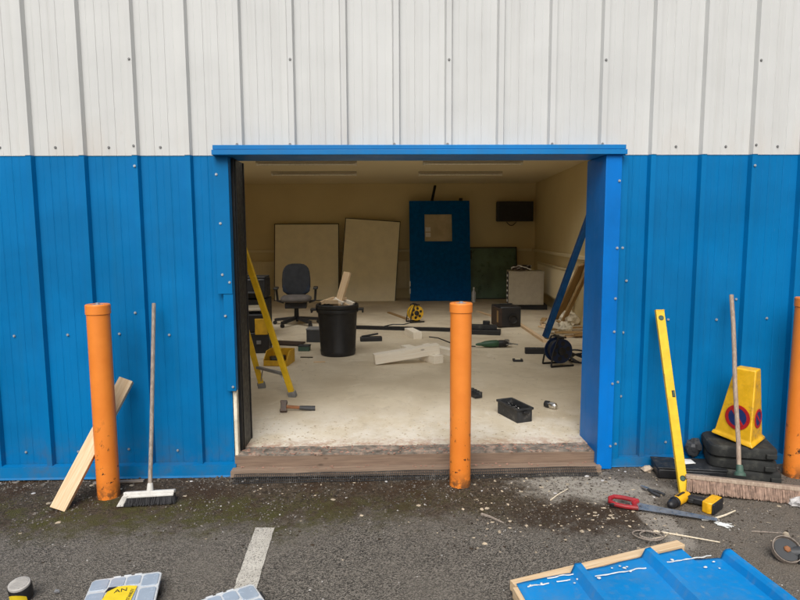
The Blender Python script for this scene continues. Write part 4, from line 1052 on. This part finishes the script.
stick('wood_batten', 'tall yellowish batten standing up out of the black bin', 'timber', (-.62, 3.38, F+.45), (-.46, 3.50, F+1.0), .095, .035, 'wood_pale', roll=R(20))
t = thing('storage_box', 'dark grey box standing on the floor behind the black bin', 'box', (-.90, 4.33, F), (0, 0, R(-4)))
MB().box((0, 0, .085), (.34, .22, .17)).build('body', 'dark_grey', t, bevel=.006); MB().box((0, 0, .178), (.35, .23, .018)).build('lid', 'grey', t, bevel=.004)
t = thing('clamp_bundle', 'flat dark tool lying on the floor just behind the black bin', 'tool', (-.20, 4.30, F), (0, 0, R(6)))
MB().box((0, 0, .03), (.30, .10, .06)).build('body', 'black', t, bevel=.008); MB().bar((-.13, 0, .065), (.10, .02, .095), .03, .02).build('arm', 'black_dusty', t)
t = thing('parts_box', 'small dark green lidded box on the floor behind the yellow tray', 'box', (-1.03, 3.66, F), (0, 0, R(-5)))
MB().box((0, 0, .03), (.14, .11, .06)).build('body', 'green_socket', t, bevel=.006); MB().box((0, 0, .066), (.148, .118, .014)).build('lid', 'dark_grey', t, bevel=.004)
stick('wood_scrap', 'thin pale wood scrap lying on the concrete before the bin', 'scrap', (-.83, 2.93, F+.006), (-.70, 2.95, F+.006), .03, .01, 'wood_pale')
stick('wood_scrap', 'thin dark wood scrap lying beside the yellow tray', 'scrap', (-1.02, 3.22, F+.006), (-.87, 3.20, F+.006), .025, .01, 'wood_dark')
stick('dark_board', 'flat dark brown board lying on the floor before the office chair', 'board', (-1.50, 4.18, F+.012), (-1.12, 4.06, F+.012), .022, .24, 'wood_dark', roll=R(90))

# office chair
t = thing('office_chair', 'office chair with a rounded charcoal back and armrests on a five star base', 'office chair', (-1.44, 5.85, F), (0, 0, R(5)))
def pad(w, h, d, zc, yc, tilt, nm, mt, curve=0, p=3.2):
    mb = MB(); KU, KV = 22, 10; m = Euler((R(tilt), 0, 0)).to_matrix()
    for j in range(KV+1):
        ph = -PI/2 + PI*j/KV; y = d/2*math.sin(ph); k = abs(math.cos(ph))**.45
        for i in range(KU):
            th = 2*PI*i/KU; c, s_ = math.cos(th), math.sin(th)
            x = w/2*math.copysign(abs(c)**(2/p), c)*k; z = h/2*math.copysign(abs(s_)**(2/p), s_)*k
            mb.v.append(m @ Vector((x*(1-.10*z/h), y - curve*(x/w)**2*4, z)) + Vector((0, yc, zc)))
    mb.f = [(j*KU+i, j*KU+(i+1) % KU, (j+1)*KU+(i+1) % KU, (j+1)*KU+i) for j in range(KV) for i in range(KU)]
    return mb.build(nm, mt, t, smooth=60)
pad(.46, .53, .09, .72, .20, -8, 'backrest', 'charcoal_back', .05)
pad(.44, .20, .03, .585, .162, -8, 'lumbar_pad', 'navy', .05)
pad(.50, .46, .12, .43, -.04, 90, 'seat', 'charcoal', 0, 3)
MB().bar((0, .18, .34), (0, .27, .62), .07, .02).build('back_post', 'black', t)
MB().box((0, 0, .33), (.34, .34, .09)).build('mechanism', 'black', t, bevel=.01)
MB().cone((0, 0, .09), (0, 0, .37), .040, .032).build('column', 'black', t)
for sg in (-1, 1):
    ar = MB().tube([(sg*.20, .05, .36), (sg*.30, .05, .39), (sg*.315, .04, .57)], .020, 8).build('armrest', 'black', t)
    MB().box((sg*.315, .0, .60), (.075, .25, .035)).build('arm_pad', 'black', ar, bevel=.012)
for k in range(5):
    a = 2*PI*k/5 + R(20); e = Vector((.37*math.cos(a), .37*math.sin(a), .075))
    st = MB().bar((0, 0, .115), e, .062, .045).build('base_arm', 'black', t, bevel=.006)
    MB().cone(e+Vector((-.02*math.sin(a), .02*math.cos(a), -.045)), e+Vector((.02*math.sin(a), -.02*math.cos(a), -.045)), .030, n=16).build('castor', 'black', st)

# step ladder
t = thing('step_ladder', 'yellow step ladder standing open behind the black door post', 'step ladder', (-1.36, 1.35, F))
A0, A1 = Vector((.513, .115, 0)), Vector((.165, .455, 0))          # the two rail feet that show
T0, T1 = Vector((.060, -.145, 1.72)), Vector((-.13, .035, 1.72))
lean = Vector((-.72, -.70, 0))
def rail(f, tp, nm='rail'):
    o = MB().bar(f, tp, .052, .030, R(45)).build(nm, 'yellow', t, bevel=.003)
    d = (tp-f).normalized(); MB().bar(f-d*.0, f+d*.055, .074, .042, R(45)).build('foot', 'grey', o, bevel=.004)
rail(A0, T0); rail(A1, T1)
B0, B1 = A0 + lean*.86, A1 + lean*.86
rail(B0, T0+lean*.04); rail(B1, T1+lean*.04)
MB().bar(A0+(T0-A0)*.125, A1+(T1-A1)*.125, .030, .022).build('spreader', 'grey', t)
for f, tp, g in ((A0, T0, A1), (A1, T1, A0)):
    p = f+(tp-f)*.125; q = Vector((g.x, g.y, 0)); r_ = p + ((A0+A1)/2 - f)*.42; r_.z = p.z
    MB().tube([f+(tp-f)*.03, r_], .006, 6).build('brace', 'steel', t)
for k in (.2, .38, .56, .74):
    MB().bar(B0+(T0-B0)*k, B1+(T1-B1)*k, .09, .024, R(45)).build('step', 'grey', t, bevel=.003)
MB().box((T0+T1)/2+lean*.02+Vector((0, 0, .01)), (.34, .20, .05), (0, 0, R(-43))).build('top_cap', 'black', t, bevel=.01)

# yellow tray with dark contents, tool cases behind it
t = thing('storage_tray', 'yellow open fronted storage tray holding dark tools beside the step ladder', 'storage tray', (-1.215, 2.90, F), (0, 0, R(-8)))
W_, D_, H_ = .27, .30, .155
MB().box((0, 0, .005), (W_, D_, .010)).box((0, D_/2-.004, H_/2), (W_, .008, H_)).box((0, -D_/2+.004, .032), (W_, .008, .064)).build('shell', 'yellow_tray', t, bevel=.002)
for sg in (-1, 1): MB().prism([(-D_/2, 0), (D_/2, 0), (D_/2, H_), (-D_/2+.10, H_), (-D_/2, .075)], .008, Matrix(((0, 0, 1), (1, 0, 0), (0, 1, 0))), (sg*(W_/2-.002), 0, 0)).build('side', 'yellow_tray', t)
MB().box((0, 0, H_+.0), (.03, D_*.7, .014)).build('rim_bar', 'yellow_tray', t)
o = MB().box((0, 0, .04), (.15, .16, .07), (0, 0, .3)).box((.06, .03, .05), (.06, .12, .06)).build('tool_pouch', 'black', bevel=.01); o.location = (-1.235, 2.86, F+.012); tag(o, 'black tool pouch lying inside the yellow storage tray', 'pouch')
t = thing('tool_chest', 'tall black tool chest with a yellow panel standing behind the yellow tray', 'tool chest', (-1.70, 3.66, F), (0, 0, R(4)))
MB().box((0, 0, .13), (.48, .34, .26)).build('lower_case', 'black', t, bevel=.012)
MB().box((0, .01, .375), (.46, .33, .22)).build('upper_case', 'black', t, bevel=.012)
MB().box((.155, -.172, .335), (.155, .02, .20)).build('yellow_panel', 'yellow_tray', t, bevel=.006)
for x, z in ((-.05, .30), (-.02, .14), (.12, .14)): MB().box((x, -.178, z), (.055, .014, .045)).build('latch', 'pale_grey' if z > .2 else 'grey', t, bevel=.003)
MB().bar((-.12, -.02, .50), (.12, -.02, .50), .03, .024).build('handle', 'black', t, bevel=.006)
t = thing('paper_tray', 'pale grey open tray lying on top of the black tool chest', 'tray', (-1.70, 3.70, F+.515), (0, 0, R(8)))
MB().box((0, 0, .012), (.34, .24, .012)).box((0, .12, .03), (.34, .012, .04)).box((-.17, 0, .03), (.012, .24, .04)).box((.17, 0, .03), (.012, .24, .04)).build('shell', 'pale_grey', t)
t = thing('printer', 'black office printer on a low dark stand behind the tool chest', 'printer', (-1.92, 4.75, F))
MB().box((0, 0, .28), (.50, .42, .56)).build('stand', 'black_steel', t, bevel=.006)
MB().box((0, 0, .71), (.48, .40, .28)).build('body', 'black', t, bevel=.02)
MB().box((.02, -.02, .865), (.44, .34, .03)).build('lid', 'black_dusty', t, bevel=.008)
MB().box((.0, -.23, .66), (.34, .14, .02)).build('paper_tray', 'dark_grey', t, bevel=.004)
# radiators under the trunking
def radiator(label, p0, p1):
    p0 = Vector(p0); p1 = Vector(p1); t = thing('radiator', label, 'radiator', p0, (0, 0, math.atan2(p1.y-p0.y, p1.x-p0.x)), 'cream panel radiators on the walls')
    L = (p1-p0).length; mb = MB(); n = int(L/.06)
    mb.box((L/2, 0, .30), (L, .03, .60))
    for k in range(n): mb.box(((k+.5)*L/n, -.021, .30), (L/n*.55, .012, .54))
    mb.build('panel', 'ceil', t, bevel=.004); MB().box((L/2, 0, .609), (L+.01, .07, .016)).build('top_grille', 'ceil', t, bevel=.003)
    MB().tube([(L-.05, 0, .02), (L-.05, 0, -.18)], .012, 8).build('pipe', 'ceil', t)
    return t
radiator('cream panel radiator on the back wall between the whiteboard and the blue door', (-.35, 9.69, .30), (.70, 9.69, .30))
radiator('cream panel radiator on the back wall beyond the black printer', (-3.3, 9.69, .30), (-2.2, 9.69, .30))
radiator('cream panel radiator on the side wall behind the blue beam', (3.29, 9.0, .30), (3.08, 5.9, .30))
# unlit batten lights
lt = thing('ceiling_light', '', 'ceiling light', (-1.16, 5.32, 2.63), group='unlit batten lights on the ceiling')
MB().box((0, 0, -.02), (1.50, .07, .04)).build('housing', 'pale_grey', lt, bevel=.004)
MB().cone((-.72, 0, -.058), (.72, 0, -.058), .014, n=12).build('tube', 'lamp_tube', lt)
for sg in (-1, 1): MB().box((sg*.735, 0, -.052), (.03, .045, .05)).build('lamp_holder', 'lamp_tube', lt)
for i, (x, y, lb) in enumerate(((-1.16, 5.32, 'unlit batten light over the bin side, the row nearer the doorway'), (-1.24, 7.0, 'unlit batten light over the whiteboards, the row nearer the back wall'),
                                (1.33, 5.30, 'unlit batten light over the middle bollard, the row nearer the doorway'), (1.36, 7.06, 'unlit batten light over the blue door, the row nearer the back wall'))):
    o = lt if i == 0 else dup(lt); o.location = (x, y, 2.63); o['label'] = lb

# ------------------------------------------------------------------ loose stuff on the ground
rg = random.Random(77)
def density(x, y):
    return .5+.9*noise.noise((x*2.3, y*2.3, 5))
def scatter(name, mat, n, xr, yr, size, flat, fn, kind, label, cat, elong=1.0):
    mb = MB(); c = 0; tries = 0
    while c < n and tries < n*20:
        tries += 1
        x = rg.uniform(*xr); y = rg.uniform(*yr)
        if rg.random() > fn(x, y): continue
        r_ = size[0]*(size[1]/size[0])**(rg.random()**2.2)
        mb.rock((x, y, gh(x, y)+r_*flat*.35), r_, (elong if rg.random() < .5 else 1, elong if rg.random() < .5 else 1, flat), rg); c += 1
    o = mb.build(name, mat, smooth=0); o['kind'] = 'stuff'; o['label'] = label; o['category'] = cat
def wallband(x, y):
    v = max(0, 1-abs(y+.06)/.16)*.9 + max(0, 1-abs(y+.4)/.6)*.35
    return min(1, v*max(.1, density(x, y)*1.3))
def saw(x, y): return max(0, 1-((x-1.08)/.62)**2-((y+.70)/.32)**2)*max(.15, density(x, y)+.3) + (.25 if x > .4 and y > -1.1 else .06)
scatter('gravel', 'grit', 5200, (-2.8, 2.8), (-1.4, .02), (.0022, .008), .7, wallband, 'stuff', 'grey grit strewn along the foot of the wall', 'gravel')
scatter('gravel', 'tin', 650, (-2.8, 2.8), (-1.9, .02), (.0018, .006), .7, lambda x, y: max(.1, density(x, y)), 'stuff', 'pale grit scattered over the tarmac', 'gravel')
scatter('wood_chips', 'chips', 430, (-.3, 2.3), (-1.25, -.05), (.002, .010), .35, saw, 'stuff', 'pale wood chips scattered by the doorway', 'wood chips', 1.8)
scatter('wood_chips', 'chips', 110, (-2.6, 1.4), (-.9, .05), (.003, .012), .35, lambda x, y: max(0, 1-abs(y+.1)/.3)+.1, 'stuff', 'pale chips along the foot of the wall', 'wood chips', 1.8)
scatter('rubble', 'cloth', 30, (-2.6, 2.6), (-.5, .02), (.007, .018), .5, lambda x, y: max(0, 1-abs(y+.04)/.15)+.12, 'stuff', 'small pale rubble along the foot of the wall', 'rubble', 1.4)
scatter('leaf_litter', 'litter', 2600, (-2.8, 2.8), (-1.1, .02), (.0025, .008), .4, lambda x, y: max(saw(x, y)*.9, max(0, 1-abs(y+.15)/.35)*max(0, density(x, y)+.1)) if x > -3 else 0, 'stuff', 'dark damp litter along the wall and before the doorway', 'litter', 1.6)
scatter('rubble', 'grit', 230, (-2.7, 2.7), (-.16, .02), (.004, .016), .6, lambda x, y: max(0, 1-abs(y+.03)/.12)*max(.1, density(x, y)+.2), 'stuff', 'brown grit and clods gathered along the foot of the wall', 'rubble', 1.5)
mb = MB()
for i in range(5200):
    x = rg.uniform(-2.8, 1.2); y = rg.uniform(-.86, -.30) + .10*noise.noise((x*2, 0, 4)); dns = noise.noise((x*3.2, y*5, 9)) + .5*noise.noise((x*9, y*11, 2)) - abs(y+.56)*.9
    if dns < .05 or rg.random() < (x+.3)*.8: continue
    z = gh(x, y)
    for k in range(3):
        a = rg.uniform(0, 6.28); h = rg.uniform(.002, .007); w = .0022; px, py = x+rg.uniform(-.006, .006), y+rg.uniform(-.006, .006)
        mb.add([(px-w*math.sin(a), py+w*math.cos(a), z-.001), (px+w*math.sin(a), py-w*math.cos(a), z-.001), (px+h*.8*math.cos(a), py+h*.8*math.sin(a), z+h)], [(0, 1, 2)])
o = mb.build('moss', 'moss', smooth=0); o['kind'] = 'stuff'; o['label'] = 'green moss growing over the tarmac in front of the wall'; o['category'] = 'moss'
# dust and shavings on the concrete inside
mb = MB()
for i in range(900):
    x = rg.uniform(-1.0, 1.5) if i < 600 else rg.uniform(-1.5, 2.6); y = .17+abs(rg.gauss(0, .45)) if i < 600 else rg.uniform(.3, 6)
    r_ = rg.uniform(.002, .007); mb.rock((x, y, F+r_*.2), r_, (1.4, 1, .4), rg)
o = mb.build('floor_crumbs', 'chips', smooth=0); o['kind'] = 'stuff'; o['label'] = 'crumbs and shavings strewn over the concrete floor'; o['category'] = 'crumbs'
mb = MB()
for i in range(420):
    x = rg.uniform(-1.0, 1.4); y = rg.uniform(-.06, .16); z = -.004 if y < -.01 else .074
    mb.rock((x, y, z), rg.uniform(.002, .008), (1.3, 1, .5), rg)
o = mb.build('sill_crumbs', 'brick', smooth=0); o['kind'] = 'stuff'; o['label'] = 'broken mortar crumbs along the door sill'; o['category'] = 'crumbs'
